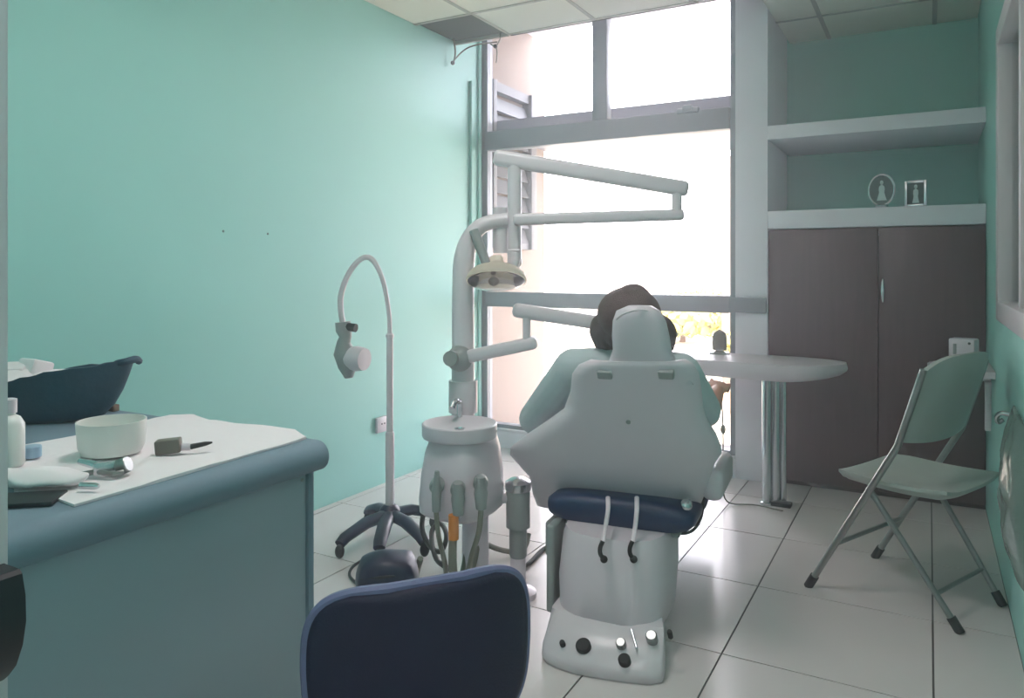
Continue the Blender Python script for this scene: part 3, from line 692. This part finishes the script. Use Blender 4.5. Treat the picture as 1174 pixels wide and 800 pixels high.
# loose hoses on the floor
def hose(label, pts, r, m):
    P_ = [atZ(x, y, z) for x, y, z in pts]; o = thing('floor_hose', label, 'hose', (P_[0].x, P_[0].y, 0)); l2 = loc_of(o)
    b = MB(); b.curve([l2(v) for v in P_], r, 8); b.build('tube', m, o)
hose('brown grey hose looping on the floor round the filter of the dental unit', [(548, 612, .12), (556, 622, .06), (570, 629, .03), (588, 632, .016), (602, 626, .02), (606, 612, .06)], .012, M['hose'])
hose('thin black cable running over the floor to the dental chair', [(590, 654, .008), (606, 646, .01), (620, 632, .008), (634, 622, .008)], .009, M['rubber'])
hose('dark hoses tangled under the spittoon bowl of the dental unit', [(486, 585, .2), (484, 605, .12), (492, 625, .06), (505, 632, .05), (512, 615, .09), (505, 600, .13), (495, 610, .1), (500, 640, .03), (520, 655, .012)], .011, M['hose_dark'])
hose('grey hose bending down beside the navy bag', [(482, 640, .14), (478, 655, .08), (472, 680, .014), (455, 690, .012)], .012, M['hose'])
hose('thin dark wire curving on the floor beside the navy bag', [(418, 640, .006), (404, 650, .006), (401, 660, .006), (410, 670, .006)], .006, M['hose_dark'])

# navy pedal-like bag on the floor
p = atZ(444, 690, 0)
nb = thing('navy_pouch', 'small dark navy rounded pouch on the floor before the lamp base', 'pouch', (p.x, p.y, 0), TH + .1)
b = MB(); b.ball((0, 0, .09), (.118, .1, .1), None, 32)
for v in b.bm.verts:
    n_ = v.co.copy(); n_.z -= .09; k = max(abs(n_.x) / .118, abs(n_.y) / .1, abs(n_.z) / .1, .01); v.co = Vector((0, 0, .09)) + n_.lerp(n_ / k, .35) + Vector((0, 0, .008 * noise.noise(v.co * 12))); v.co.z = max(v.co.z, 0)
b.build('pouch', M['dark_navy'], nb, 60)
b = MB(); b.tube([(-.09, -.075, .12), (0, -.098, .135), (.09, -.07, .125)], .005, 8); b.build('zip', M['black_plastic'], nb)

# ------------------------------------------------------------------ dental chair
CO = Vector((-.905, 2.20, 0)); CYAW = math.radians(7)
dc = thing('dental_chair', 'large white dental chair with navy cushions facing the window', 'dental chair', CO, CYAW)
L = loc_of(dc)
# base with sloping rear control panel
b = MB()
def baseo(z, g):
    pts = []
    for (x, y) in ((-.2, 0.06), (-.18, -.045), (-.10, -.085), (0, -.09), (.12, -.075), (.185, -.05), (.20, .02), (.12, .4), (.06, .62), (-.14, .62), (-.19, .5)):
        pts.append(Vector((x * g, .35 + (y - .35) * g, z)))
    return catmull(pts + [pts[0]], 4)[:-1]
b.rings([baseo(0, .98), baseo(.015, 1), baseo(.045, .99)] + [[Vector((q.x * .97, q.y + .11 * max(0, min(1, (.06 - q.y) / .12)), .125)) for q in baseo(0, .96)]])
base = b.build('base', M['white_enamel'], dc, 50)
SP0, SPN = Vector((0, -.085, .046)), Vector((0, -.079, .105)).normalized()
def slope(px, py):
    A = L(EYEP); dv = L(EYEP + ray(px, py)) - A
    return A + dv * ((SP0 - A).dot(SPN) / dv.dot(SPN))
SR = SPN.to_track_quat('Z', 'Y').to_matrix()
for (px, py, r, m_) in ((669, 741, .024, 'rubber'), (716, 757, .019, 'rubber'), (712, 738, .016, 'dull_metal'), (747, 730, .018, 'dull_metal'), (645, 738, .009, 'rubber'), (768, 726, .008, 'rubber')):
    q = slope(px, py)
    b = MB(); b.lathe([(r, -.02), (r, .008), (r * .8, .013), (r * .3, .013)], q, SR, 20); b.build('foot_switch', M[m_], base)
b = MB(); q1, q2 = slope(724, 722), slope(730, 743); b.tube([q1 + SPN * .004, q2 + SPN * .004], .004, 8); b.build('switch_lever', M['chrome'], base)
# lift housing
b = MB(); rs = []
for z, w_, y0 in ((.09, .17, .04), (.10, .182, .03), (.22, .19, .04), (.34, .185, .07), (.37, .175, .08)):
    r = []
    for k in range(36):
        ex, ey = hull(2 * PI * k / 36, 0); r.append(Vector((-.005 + ex * w_, y0 + .23 + ey * .23, z)))
    rs.append(r)
b.rings(rs); b.build('lift_housing', M['white_plastic'], dc, 50)
# side column left of housing
b = MB(); b.box((-.215, .2, .22), (.03, .14, .30), None, .01, 3); b.box((-.24, .24, .3), (.03, .1, .12), None, .008, 2); b.build('side_bracket', M['grey_plastic'], dc)
# seat and leg rest cushions
def slab(mb, secs):
    """rounded cushion along a list of sections (y, z_top, thickness, half width)"""
    rs = []
    for (y, z, th, w_) in secs:
        r = []
        for k in range(28):
            a = 2 * PI * k / 28; c0, s0 = math.cos(a), math.sin(a)
            ex = abs(c0) ** .55 * (1 if c0 >= 0 else -1); ey = abs(s0) ** .7 * (1 if s0 >= 0 else -1)
            r.append(Vector((ex * w_, y, z - th / 2 + ey * th / 2)))
        rs.append(r)
    mb.rings(rs)
b = MB(); slab(b, [(.2, .435, .05, .22), (.21, .455, .09, .25), (.24, .465, .10, .262), (.5, .455, .10, .265), (.8, .452, .10, .25), (.96, .455, .11, .23), (1.1, .42, .10, .21), (1.35, .33, .09, .18), (1.5, .27, .08, .16), (1.53, .25, .04, .14)])
b.build('seat_cushion', M['blue_vinyl'], dc, 60)
b = MB(); b.box((-.005, .6, .352), (.42, .7, .025), None, .01); b.build('seat_pan', M['grey_plastic'], dc)
# backrest shell (wide moulded cover) and cushion
rows = [(414, 672, 782), (419, 660, 791), (430, 652, 798), (450, 650, 801), (470, 643, 803), (485, 622, 808), (500, 600, 818), (515, 581, 824), (524, 580, 825), (535, 590, 817), (550, 603, 812), (570, 607, 806), (583, 612, 801)]
def rowpt(py, px, back):
    """a point on the leaning back plane seen through (px, py); back = metres behind that plane"""
    # plane in chair space: y = .345 + (z-.42)*(-.29/.52)
    A = L(EYEP); B = L(EYEP + ray(px, py)); dv = B - A
    # y - k*z = c  (k=-.558)
    k_ = -.558; c_ = .345 - k_ * .42 - back
    t = (c_ - (A.y - k_ * A.z)) / (dv.y - k_ * dv.z)
    return A + dv * t
def interp_rows(v):
    f_ = v * (len(rows) - 1); i = min(int(f_), len(rows) - 2); t = f_ - i
    return [rows[i][k] + (rows[i + 1][k] - rows[i][k]) * t for k in range(3)]
ND = Vector((0, -.873, -.487))      # away from the sitter
def shellf(u, v, k):
    py, l, r = interp_rows(1 - v)
    x = (u - .5) * 2
    p = rowpt(py, (l + r) / 2 + x * (r - l) / 2, 0)
    dome = (1 - abs(x) ** 2.6) * (1 - (abs(v - .5) * 2) ** 4 * .8)
    flare = abs(x) ** 6 * .05
    q_ = flare - .012 - .02 * dome if k == 0 else flare + .012 + .012 * (1 - abs(x) ** 6)
    return p + Vector((0, q_, 0))
b = MB(); b.sheet(shellf, 40, 36, .03); sh = b.build('back_shell', M['white_plastic'], dc, 60)
def cushf(u, v, k):
    py, l, r = interp_rows(.95 - v * .9)
    l = max(l, 655); r = min(r, 790)
    x = (u - .5) * 2
    p = rowpt(py, (l + r) / 2 + x * (r - l) / 2 * .93, 0)
    e = (1 - abs(x) ** 5) * (1 - (abs(v - .5) * 2) ** 6)
    return p + Vector((0, .03 if k == 0 else .036 + .025 * e, 0))
b = MB(); b.sheet(cushf, 24, 24, .03); b.build('back_cushion', M['blue_vinyl'], dc, 60)
q = rowpt(472, 724, -.0) + ND * .05; b = MB(); b.lathe([(.008, 0), (.008, .004), (.004, .006)], q, Matrix.Rotation(PI / 2 + .5, 3, 'X'), 12); b.build('shell_screw', M['grey_plastic'], sh)
# neck bracket and headrest
hr = MB()
hp_rows = [(350, 722, 748, .028), (356, 708, 757, .04), (368, 703, 763, .046), (385, 701, 766, .048), (402, 701, 768, .046), (416, 695, 774, .04), (428, 686, 784, .032), (440, 678, 792, .024)]
HD = 2.365
rs = []
for (py, l, r, th) in hp_rows:
    c0 = L(atD((l + r) / 2, py, HD)); w_ = (r - l) / 2 / FPX * HD; rr = []
    for k in range(28):
        ex, ey = hull(2 * PI * k / 28, 0); rr.append(Vector((c0.x + ex * w_, .062 - (c0.z - 1.03) * .25 + ey * th - (.02 if False else 0), c0.z)))
    rs.append(rr)
hr.rings(rs); hro = hr.build('headrest', M['white_plastic'], dc, 60)
b = MB(); c0 = L(atD(731, 366, HD - .03))
b.curve([L(atD(706, 366, HD - .04)) + Vector((0, 0, 0)), L(atD(716, 359, HD - .05)), L(atD(733, 355, HD - .055)), L(atD(748, 358, HD - .05)), L(atD(760, 366, HD - .04))], .0035, 8); b.build('headrest_highlight', M['white_enamel'], hro)  # highlight along the top edge of the headrest, modelled as a white line
for px in (694, 764):
    b = MB(); q = rowpt(428, px, .02); b.box(q, (.05, .03, .03), RX(.5), .006); b.build('headrest_clamp', M['grey_plastic'], dc)
# armrests
for s, (x0, x1) in ((1, (.262, .335)), (-1, (-.35, -.275))):
    b = MB(); b.box(((x0 + x1) / 2, .52, .50), (x1 - x0, .36, .115), RX(-.04), .03, 4); b.build('armrest', M['white_plastic'], dc)
    b = MB(); b.tube([((x0 + x1) / 2 - s * .02, .55, .46), ((x0 + x1) / 2 - s * .08, .55, .36), (s * .15, .55, .345)], .02, 12); b.build('armrest_bracket', M['chrome'], dc)
b = MB(); q = L(atD(787, 579, 2.5)); b.ball(q, (.02, .03, .022)); b.build('hinge_knob', M['chrome'], dc)
# two white straps with black hooks at the back of the seat
for pxs in ((697, 694, 691, 688), (730, 728, 725, 719)):
    P_ = [L(atD(pxs[0], 570, 2.50)), L(atD(pxs[0], 585, 2.435)), L(atD(pxs[1], 605, 2.415)), L(atD(pxs[2], 623, 2.375))]
    b = MB(); b.curve(P_, .0075, 10, flat=.7); st = b.build('strap', M['white_plastic'], dc)
    e = P_[-1]
    b = MB(); b.curve([e + Vector((0, 0, .008)), e + Vector((-.006, -.008, -.012)), e + Vector((-.004, -.012, -.03)), e + Vector((.006, -.008, -.045)), e + Vector((.01, -.004, -.05))], .007, 8)
    b.ball(e + Vector((.006, -.008, -.046)), .012); b.build('hook', M['rubber'], st)
# hoses hanging under the right armrest
for k, (dx, r_) in enumerate(((0, .0055), (8, .0055))):
    P_ = [L(atD(806 - dx, 570, 2.62)), L(atD(804 - dx, 592, 2.62)), L(atD(794 - dx, 608, 2.62)), L(atD(778 - dx, 611, 2.62)), L(atD(762, 603 - k * 4, 2.66))]
    b = MB(); b.curve(P_, r_, 8); b.build('hose', M['hose_dark'], dc)

# ------------------------------------------------------------------ patient in the chair
pt = thing('person', 'person with dark hair in a pale aqua top reclining in the dental chair', 'person', CO + Vector((-.03, .5, .46)), CYAW)
OFF = Vector((.0, .5, .46))
cw = Matrix.Translation(CO) @ Matrix.Rotation(CYAW, 4, 'Z')
pt.location = cw @ OFF; pt.matrix_basis = Matrix.Translation(cw @ OFF) @ Matrix.Rotation(CYAW, 4, 'Z')
SHL, SHR = Vector((-.165, .25, .895)), Vector((.205, .25, .895))
ELL, WRL = Vector((-.37, .40, .675)), Vector((-.27, .62, .66))
ELR, WRR = Vector((.275, .40, .735)), Vector((.285, .60, .79))
NK = Vector((0, .245, .955))
meshes = []
def o_(p): return Vector(p) - OFF
def limb(mb, pts, rads, n=16):
    """tapering limb along a bent path, with rounded joints"""
    P_ = catmull([o_(p) for p in pts], 6)
    mb.tube(P_, rads, n)
    for p_, r_ in ((o_(pts[0]), rads[0]), (o_(pts[-1]), rads[-1])): mb.ball(p_, r_, None, 16)
def torso(mb, secs):
    """loft of oval sections (centre, half width, half depth) along the leaning spine"""
    nrm = Vector((0, .86, .51))
    rs = []
    for c0, w_, d_ in secs:
        c0 = o_(c0); rs.append([c0 + Vector((1, 0, 0)) * (abs(math.cos(a)) ** .8 * (1 if math.cos(a) >= 0 else -1)) * w_ + nrm * math.sin(a) * d_ for a in [2 * PI * q / 28 for q in range(28)]])
    mb.rings(rs)
def sections(e, top=True):
    S = [((0, .545, .46), .10, .06), ((0, .53, .49), .15, .085), ((0, .50, .545), .168, .10), ((0, .45, .625), .15, .095), ((0, .40, .71), .145, .092), ((.01, .345, .80), .165, .098), ((.02, .30, .875), .185, .09), ((.02, .275, .915), .17, .072), ((.025, .26, .94), .095, .058)]
    return [(c0, w_ + e, d_ + e) for c0, w_, d_ in S]
bb = MB()
torso(bb, sections(0))
limb(bb, [(.025, .262, .92), (.037, .238, .985), (.045, .225, 1.04)], [.062, .054, .056])
for SH, EL, WR in ((SHL, ELL, WRL), (SHR, ELR, WRR)):
    limb(bb, [SH, SH.lerp(EL, .5), EL, EL.lerp(WR, .4), WR], [.058, .048, .039, .038, .026])
    bb.tube([o_((.02, .28, .89)), o_(SH)], [.075, .058], 16)
for s_ in (-1, 1):
    limb(bb, [(s_ * .095, .54, .53), (s_ * .11, .76, .545), (s_ * .115, .95, .545), (s_ * .105, 1.15, .455), (s_ * .09, 1.36, .385)], [.088, .074, .056, .052, .036])
    limb(bb, [(s_ * .09, 1.36, .385), (s_ * .095, 1.42, .42), (s_ * .1, 1.445, .5)], [.036, .034, .024])
me = bpy.data.meshes.new('t'); bmesh.ops.recalc_face_normals(bb.bm, faces=bb.bm.faces); bb.bm.to_mesh(me); meshes.append(me)
# hands
def hand(W, D, N, side):
    """wrist W, direction D towards the fingers, N back-of-hand normal, side = thumb side vector"""
    D, N = D.normalized(), N.normalized(); S = (side - D * side.dot(D)).normalized(); N = (N - D * N.dot(D) - S * N.dot(S)).normalized()
    hb_ = MB(); rs = []
    for t, w_, h_ in ((-.012, .021, .018), (.01, .026, .017), (.035, .038, .016), (.06, .041, .014), (.07, .036, .010)):
        c0 = o_(W) + D * t; rs.append([c0 + S * math.cos(a) * w_ + N * math.sin(a) * h_ for a in [2 * PI * q / 20 for q in range(20)]])
    hb_.rings(rs)
    def fing(pts, rads):
        P_ = [o_(p) for p in pts]; hb_.tube(P_, rads, 10); hb_.ball(P_[-1], rads[-1], None, 10)
        for p_, r_ in zip(P_[1:-1], rads[1:-1]): hb_.ball(p_, r_ * 1.02, None, 10)
    for f_, (of, ln) in enumerate(((.030, .068), (.0105, .078), (-.0095, .072), (-.029, .056))):
        b0 = W + D * .055 + S * of; p1 = W + D * .078 + S * of * 1.12
        d2 = (D * .8 - N * .6).normalized(); d3 = (D * .3 - N * .95).normalized()
        p2 = p1 + d2 * ln * .48; p3 = p2 + d3 * ln * .45
        fing([b0, p1, p2, p3], [.0095, .0092, .0085, .007])
    fing([W + D * .018 + S * .02, W + D * .042 + S * .046 - N * .006, W + D * .068 + S * .056 - N * .016, W + D * .086 + S * .05 - N * .024], [.014, .0115, .0095, .008])
    me = bpy.data.meshes.new('t'); bmesh.ops.recalc_face_normals(hb_.bm, faces=hb_.bm.faces); hb_.bm.to_mesh(me); meshes.append(me)
hand(WRR, WRR - ELR, Vector((.25, -.2, 1)), Vector((-1, .1, .3)))
hand(WRL, WRL - ELL, Vector((-.2, 0, 1)), Vector((.8, .5, .1)))
# head
HC = Vector((.045, .225, 1.07))
hb = MB()
def hpnt(x, y, z): return HC + RX(.32) @ Vector((x, y, z)) - OFF
hb.ball(HC + RX(.32) @ Vector((0, -.01, .025)) - OFF, (.074, .092, .085), RX(.32), 28)
hb.ball(HC + RX(.32) @ Vector((0, .03, -.03)) - OFF, (.058, .062, .085), RX(.32), 24)
hb.ball(hpnt(0, .075, -.088), (.024, .022, .02), RX(.32), 16)       # chin
hb.tube([hpnt(0, .09, .02), hpnt(0, .106, -.005), hpnt(0, .112, -.026), hpnt(0, .094, -.034)], [.008, .010, .013, .008], 12)   # nose
for s_ in (-1, 1):
    hb.ball(hpnt(s_ * .077, -.005, -.01), (.009, .02, .033), RX(.2), 14)    # ears
    hb.ball(hpnt(s_ * .03, .086, .018), (.02, .012, .009), None, 12)        # brow / eye
hb.ball(hpnt(0, .094, -.056), (.024, .010, .006), None, 12); hb.ball(hpnt(0, .093, -.067), (.022, .010, .007), None, 12)   # lips
me = bpy.data.meshes.new('h'); bmesh.ops.recalc_face_normals(hb.bm, faces=hb.bm.faces); hb.bm.to_mesh(me); meshes.append(me)
bm = bmesh.new()
for m_ in meshes: bm.from_mesh(m_)
me = bpy.data.meshes.new('body'); bm.to_mesh(me); bm.free(); me.materials.clear(); me.materials.append(M['skin'])
def remesh_obj(name, me, mt, vox, smooth=6, parent=pt):
    o = bpy.data.objects.new(name, me); COL.objects.link(o)
    md = o.modifiers.new('r', 'REMESH'); md.mode = 'VOXEL'; md.voxel_size = vox; md.use_smooth_shade = True
    sm = o.modifiers.new('sm', 'SMOOTH'); sm.iterations = smooth; sm.factor = .5
    dg = bpy.context.evaluated_depsgraph_get(); out = bpy.data.meshes.new_from_object(o.evaluated_get(dg))
    bpy.data.objects.remove(o); out.materials.clear(); out.materials.append(mt); out.name = name
    for p_ in out.polygons: p_.use_smooth = True; p_.material_index = 0
    o = bpy.data.objects.new(name, out); COL.objects.link(o); o.parent = parent; return o
remesh_obj('body', me, M['skin'], .005, 4)
# eyes
for s_ in (-1, 1):
    b = MB(); b.ball(hpnt(s_ * .03, .092, .012), (.012, .007, .006), None, 12); ey = b.build('eye', M['white_plastic'], pt)
    b = MB(); b.ball(hpnt(s_ * .03, .0975, .012), (.005, .002, .005), None, 12); b.build('iris', M['hair'], ey)
# hair: cap with loose ends framing the headrest
hb = MB()
hb.ball(HC + RX(.32) @ Vector((0, -.022, .036)) - OFF, (.108, .098, .092), RX(.32), 32)
for k_ in range(26):
    a = math.radians(200 * k_ / 25 - 10); sx = math.cos(a)
    r0 = hpnt(sx * .08, -.03 - .03 * math.sin(a), .03)
    r1 = hpnt(sx * .122, -.0 - .045 * math.sin(a), -.03 + .01 * random.random())
    r2 = hpnt(sx * (.126 + .014 * random.random()), .02 - .03 * math.sin(a), -.085 - .03 * random.random())
    if abs(sx) < .45: r1, r2 = hpnt(sx * .08, -.07, .0), hpnt(sx * .085, -.07, -.04)
    hb.tube(catmull([r0, r1, r2], 4), [.022, .028, .026, .010], 8)
hb.tube(catmull([hpnt(-.04, -.05, .1), hpnt(.0, -.02, .118), hpnt(.03, .01, .112), hpnt(.06, .02, .09)], 4), [.02, .022, .02, .012], 8)
hb.ball(hpnt(.005, -.025, .092), (.06, .055, .03), None, 20)
me = bpy.data.meshes.new('hair'); bmesh.ops.recalc_face_normals(hb.bm, faces=hb.bm.faces); hb.bm.to_mesh(me)
remesh_obj('hair', me, M['hair'], .006, 2)
# clothing: top with sleeves to the elbow, trousers, shoes
def cloth(name, mb, mt, vox=.006, sm=5):
    me = bpy.data.meshes.new(name); bmesh.ops.recalc_face_normals(mb.bm, faces=mb.bm.faces); mb.bm.to_mesh(me); return remesh_obj(name, me, mt, vox, sm)
b = MB(); torso(b, sections(.016)[2:])
for SH, EL, e_ in ((SHL, ELL, 1.0), (SHR, ELR, .85)):
    limb(b, [SH, SH.lerp(EL, .5 * e_), SH.lerp(EL, e_)], [.074, .068, .062])
    b.tube([o_((.02, .28, .885)), o_(SH)], [.092, .074], 16)
cloth('top', b, M['shirt'])
b = MB(); torso(b, sections(.014)[:4])
for s_ in (-1, 1):
    limb(b, [(s_ * .095, .54, .53), (s_ * .11, .76, .545), (s_ * .115, .95, .545), (s_ * .105, 1.15, .455), (s_ * .092, 1.31, .405)], [.1, .087, .07, .065, .052])
cloth('trousers', b, M['jeans'], .007)
for s_ in (-1, 1):
    b = MB(); limb(b, [(s_ * .09, 1.365, .365), (s_ * .093, 1.41, .42), (s_ * .1, 1.45, .5), (s_ * .102, 1.455, .545)], [.05, .047, .043, .03]); cloth('shoe', b, M['black_plastic'])

# ------------------------------------------------------------------ stool in the foreground
SL, SR_ = Vector((-.904, .928, 0)), Vector((-.637, 1.225, 0))
dirx = (SR_ - SL).normalized(); srz = math.atan2(dirx.y, dirx.x)
st = thing('operator_stool', 'navy vinyl stool with wide padded backrest in front of the grey counter', 'stool', (SL + SR_) / 2 + Vector((-dirx.y, dirx.x, 0)) * .24, srz)
L = loc_of(st)
def backo(u, v, k):
    x = (u - .5) * 2; z0, z1 = .395, .712
    # superelliptic outline, sides tapering downwards
    yy = (v - .5) * 2
    lim = (1 - abs(yy) ** 3.4) ** (1 / 3.4)
    wx = .203 * (1 - .045 * max(0, -yy) - .1 * max(0, -yy) ** 4)
    X = x * lim * wx
    Z = (z0 + z1) / 2 + yy * (z1 - z0) / 2 - .014 * max(0, yy) * (1 - (X / .2) ** 2) * 1.2 + .006 * max(0, yy) * X / .2
    bow = .05 * (X / .2) ** 2
    e = (1 - min(1, max(abs(x), 0)) ** 4) ** .5 * (1 - abs(yy) ** 5) ** .5
    return Vector((X, -.24 + bow + (-.012 - .012 * e if k == 0 else .012 + .03 * e), Z))
b = MB(); b.sheet(backo, 40, 28, .04); bmesh.ops.remove_doubles(b.bm, verts=b.bm.verts, dist=.0004)
bk_ = b.build('backrest', M['navy_vinyl'], st, 70)
rim_ = [backo(0 if False else .5 + .5 * math.copysign(1, math.cos(a)), .5 + .497 * math.sin(a), 1).lerp(backo(.5 + .5 * math.copysign(1, math.cos(a)), .5 + .497 * math.sin(a), 0), .5) for a in [2 * PI * i / 90 + .017 for i in range(91)]]
b = MB(); b.tube(rim_, .010, 8); b.build('piping', M['piping'], bk_)
b = MB(); b.curve([(0, -.272, .50), (0, -.285, .42), (0, -.24, .37), (0, -.1, .355), (0, 0, .36)], .014, 10, flat=.6); b.build('back_bracket', M['black_plastic'], st)
b = MB(); b.lathe([(.12, .385), (.19, .39), (.2, .41), (.2, .435), (.185, .455), (.1, .465), (.005, .467)], n=40); b.build('seat', M['navy_vinyl'], st)
b = MB(); b.lathe([(.024, .08), (.024, .25), (.016, .255), (.016, .385)], n=20); b.build('gas_column', M['chrome'], st)
for k in range(5):
    a = 2 * PI * k / 5 + .4; e = Vector((math.cos(a), math.sin(a), 0)) * .25
    b = MB(); b.tube([(0, 0, .1), e * .6 + Vector((0, 0, .09)), e + Vector((0, 0, .066))], [.026, .02, .015], 10); lg = b.build('leg', M['black_plastic'], st)
    b = MB(); b.ball(e + Vector((0, 0, .03)), (.022, .022, .03)); b.build('caster', M['black_plastic'], lg)

# ------------------------------------------------------------------ scattering volume added to the air to imitate lens glare
hz = MB(); hz.bx(XL - .05, XR + .05, -2.05, YN + .05, -.03, 3.12)
hm = bpy.data.materials.new('thin glare volume'); hm.use_nodes = True; hn = hm.node_tree; hn.nodes.remove(hn.nodes['Principled BSDF'])
hv = hn.nodes.new('ShaderNodeVolumeScatter'); hv.inputs['Color'].default_value = (.93, .96, 1, 1); hv.inputs['Density'].default_value = .024; hv.inputs['Anisotropy'].default_value = .75
hn.links.new(hv.outputs[0], hn.nodes['Material Output'].inputs['Volume'])
struct('glare_volume', hz, hm)
sc.cycles.volume_bounces = 1
# ------------------------------------------------------------------ light
w = bpy.data.worlds.new('sky'); sc.world = w; w.use_nodes = True
nt = w.node_tree; bgn = nt.nodes['Background']
bgn.inputs[0].default_value = (.97, .94, 1.03, 1); bgn.inputs[1].default_value = 10.0
def lamp(name, loc, size, power, col=(1, .93, .94)):  # unseen ceiling panels, added to brighten the room from the camera side
    o = thing(name, 'square white fill light panel added at the ceiling, out of view', 'fill light', loc, 0)
    o['kind'] = 'structure'
    b = MB()
    for s in (-1, 1):
        b.bx(s * size / 2 - .015, s * size / 2 + .015, -size / 2 - .015, size / 2 + .015, -.02, .0); b.bx(-size / 2 + .015, size / 2 - .015, s * size / 2 - .015, s * size / 2 + .015, -.02, .0)
    b.build('light_frame', M['white_enamel'], o)
    l = bpy.data.lights.new(name, 'AREA'); l.shape = 'SQUARE'; l.size = size - .06; l.energy = power; l.color = col
    lo = bpy.data.objects.new('light_source', l); COL.objects.link(lo); lo.parent = o; lo.location = (0, 0, -.012)
lamp('ceiling_fill_light', (-1.2, 1.6, ZC - .006), .56, 18)
lamp('ceiling_fill_light', (-.1, -.75, ZC - .006), .5, 22)

sc.view_settings.view_transform = 'Standard'; sc.view_settings.look = 'None'
sc.view_settings.exposure = .12; sc.view_settings.gamma = 1; sc.view_settings.use_curve_mapping = False
sc.cycles.max_bounces = 10; sc.cycles.diffuse_bounces = 6; sc.cycles.transparent_max_bounces = 16
sc.cycles.use_denoising = True; sc.cycles.sample_clamp_indirect = 8
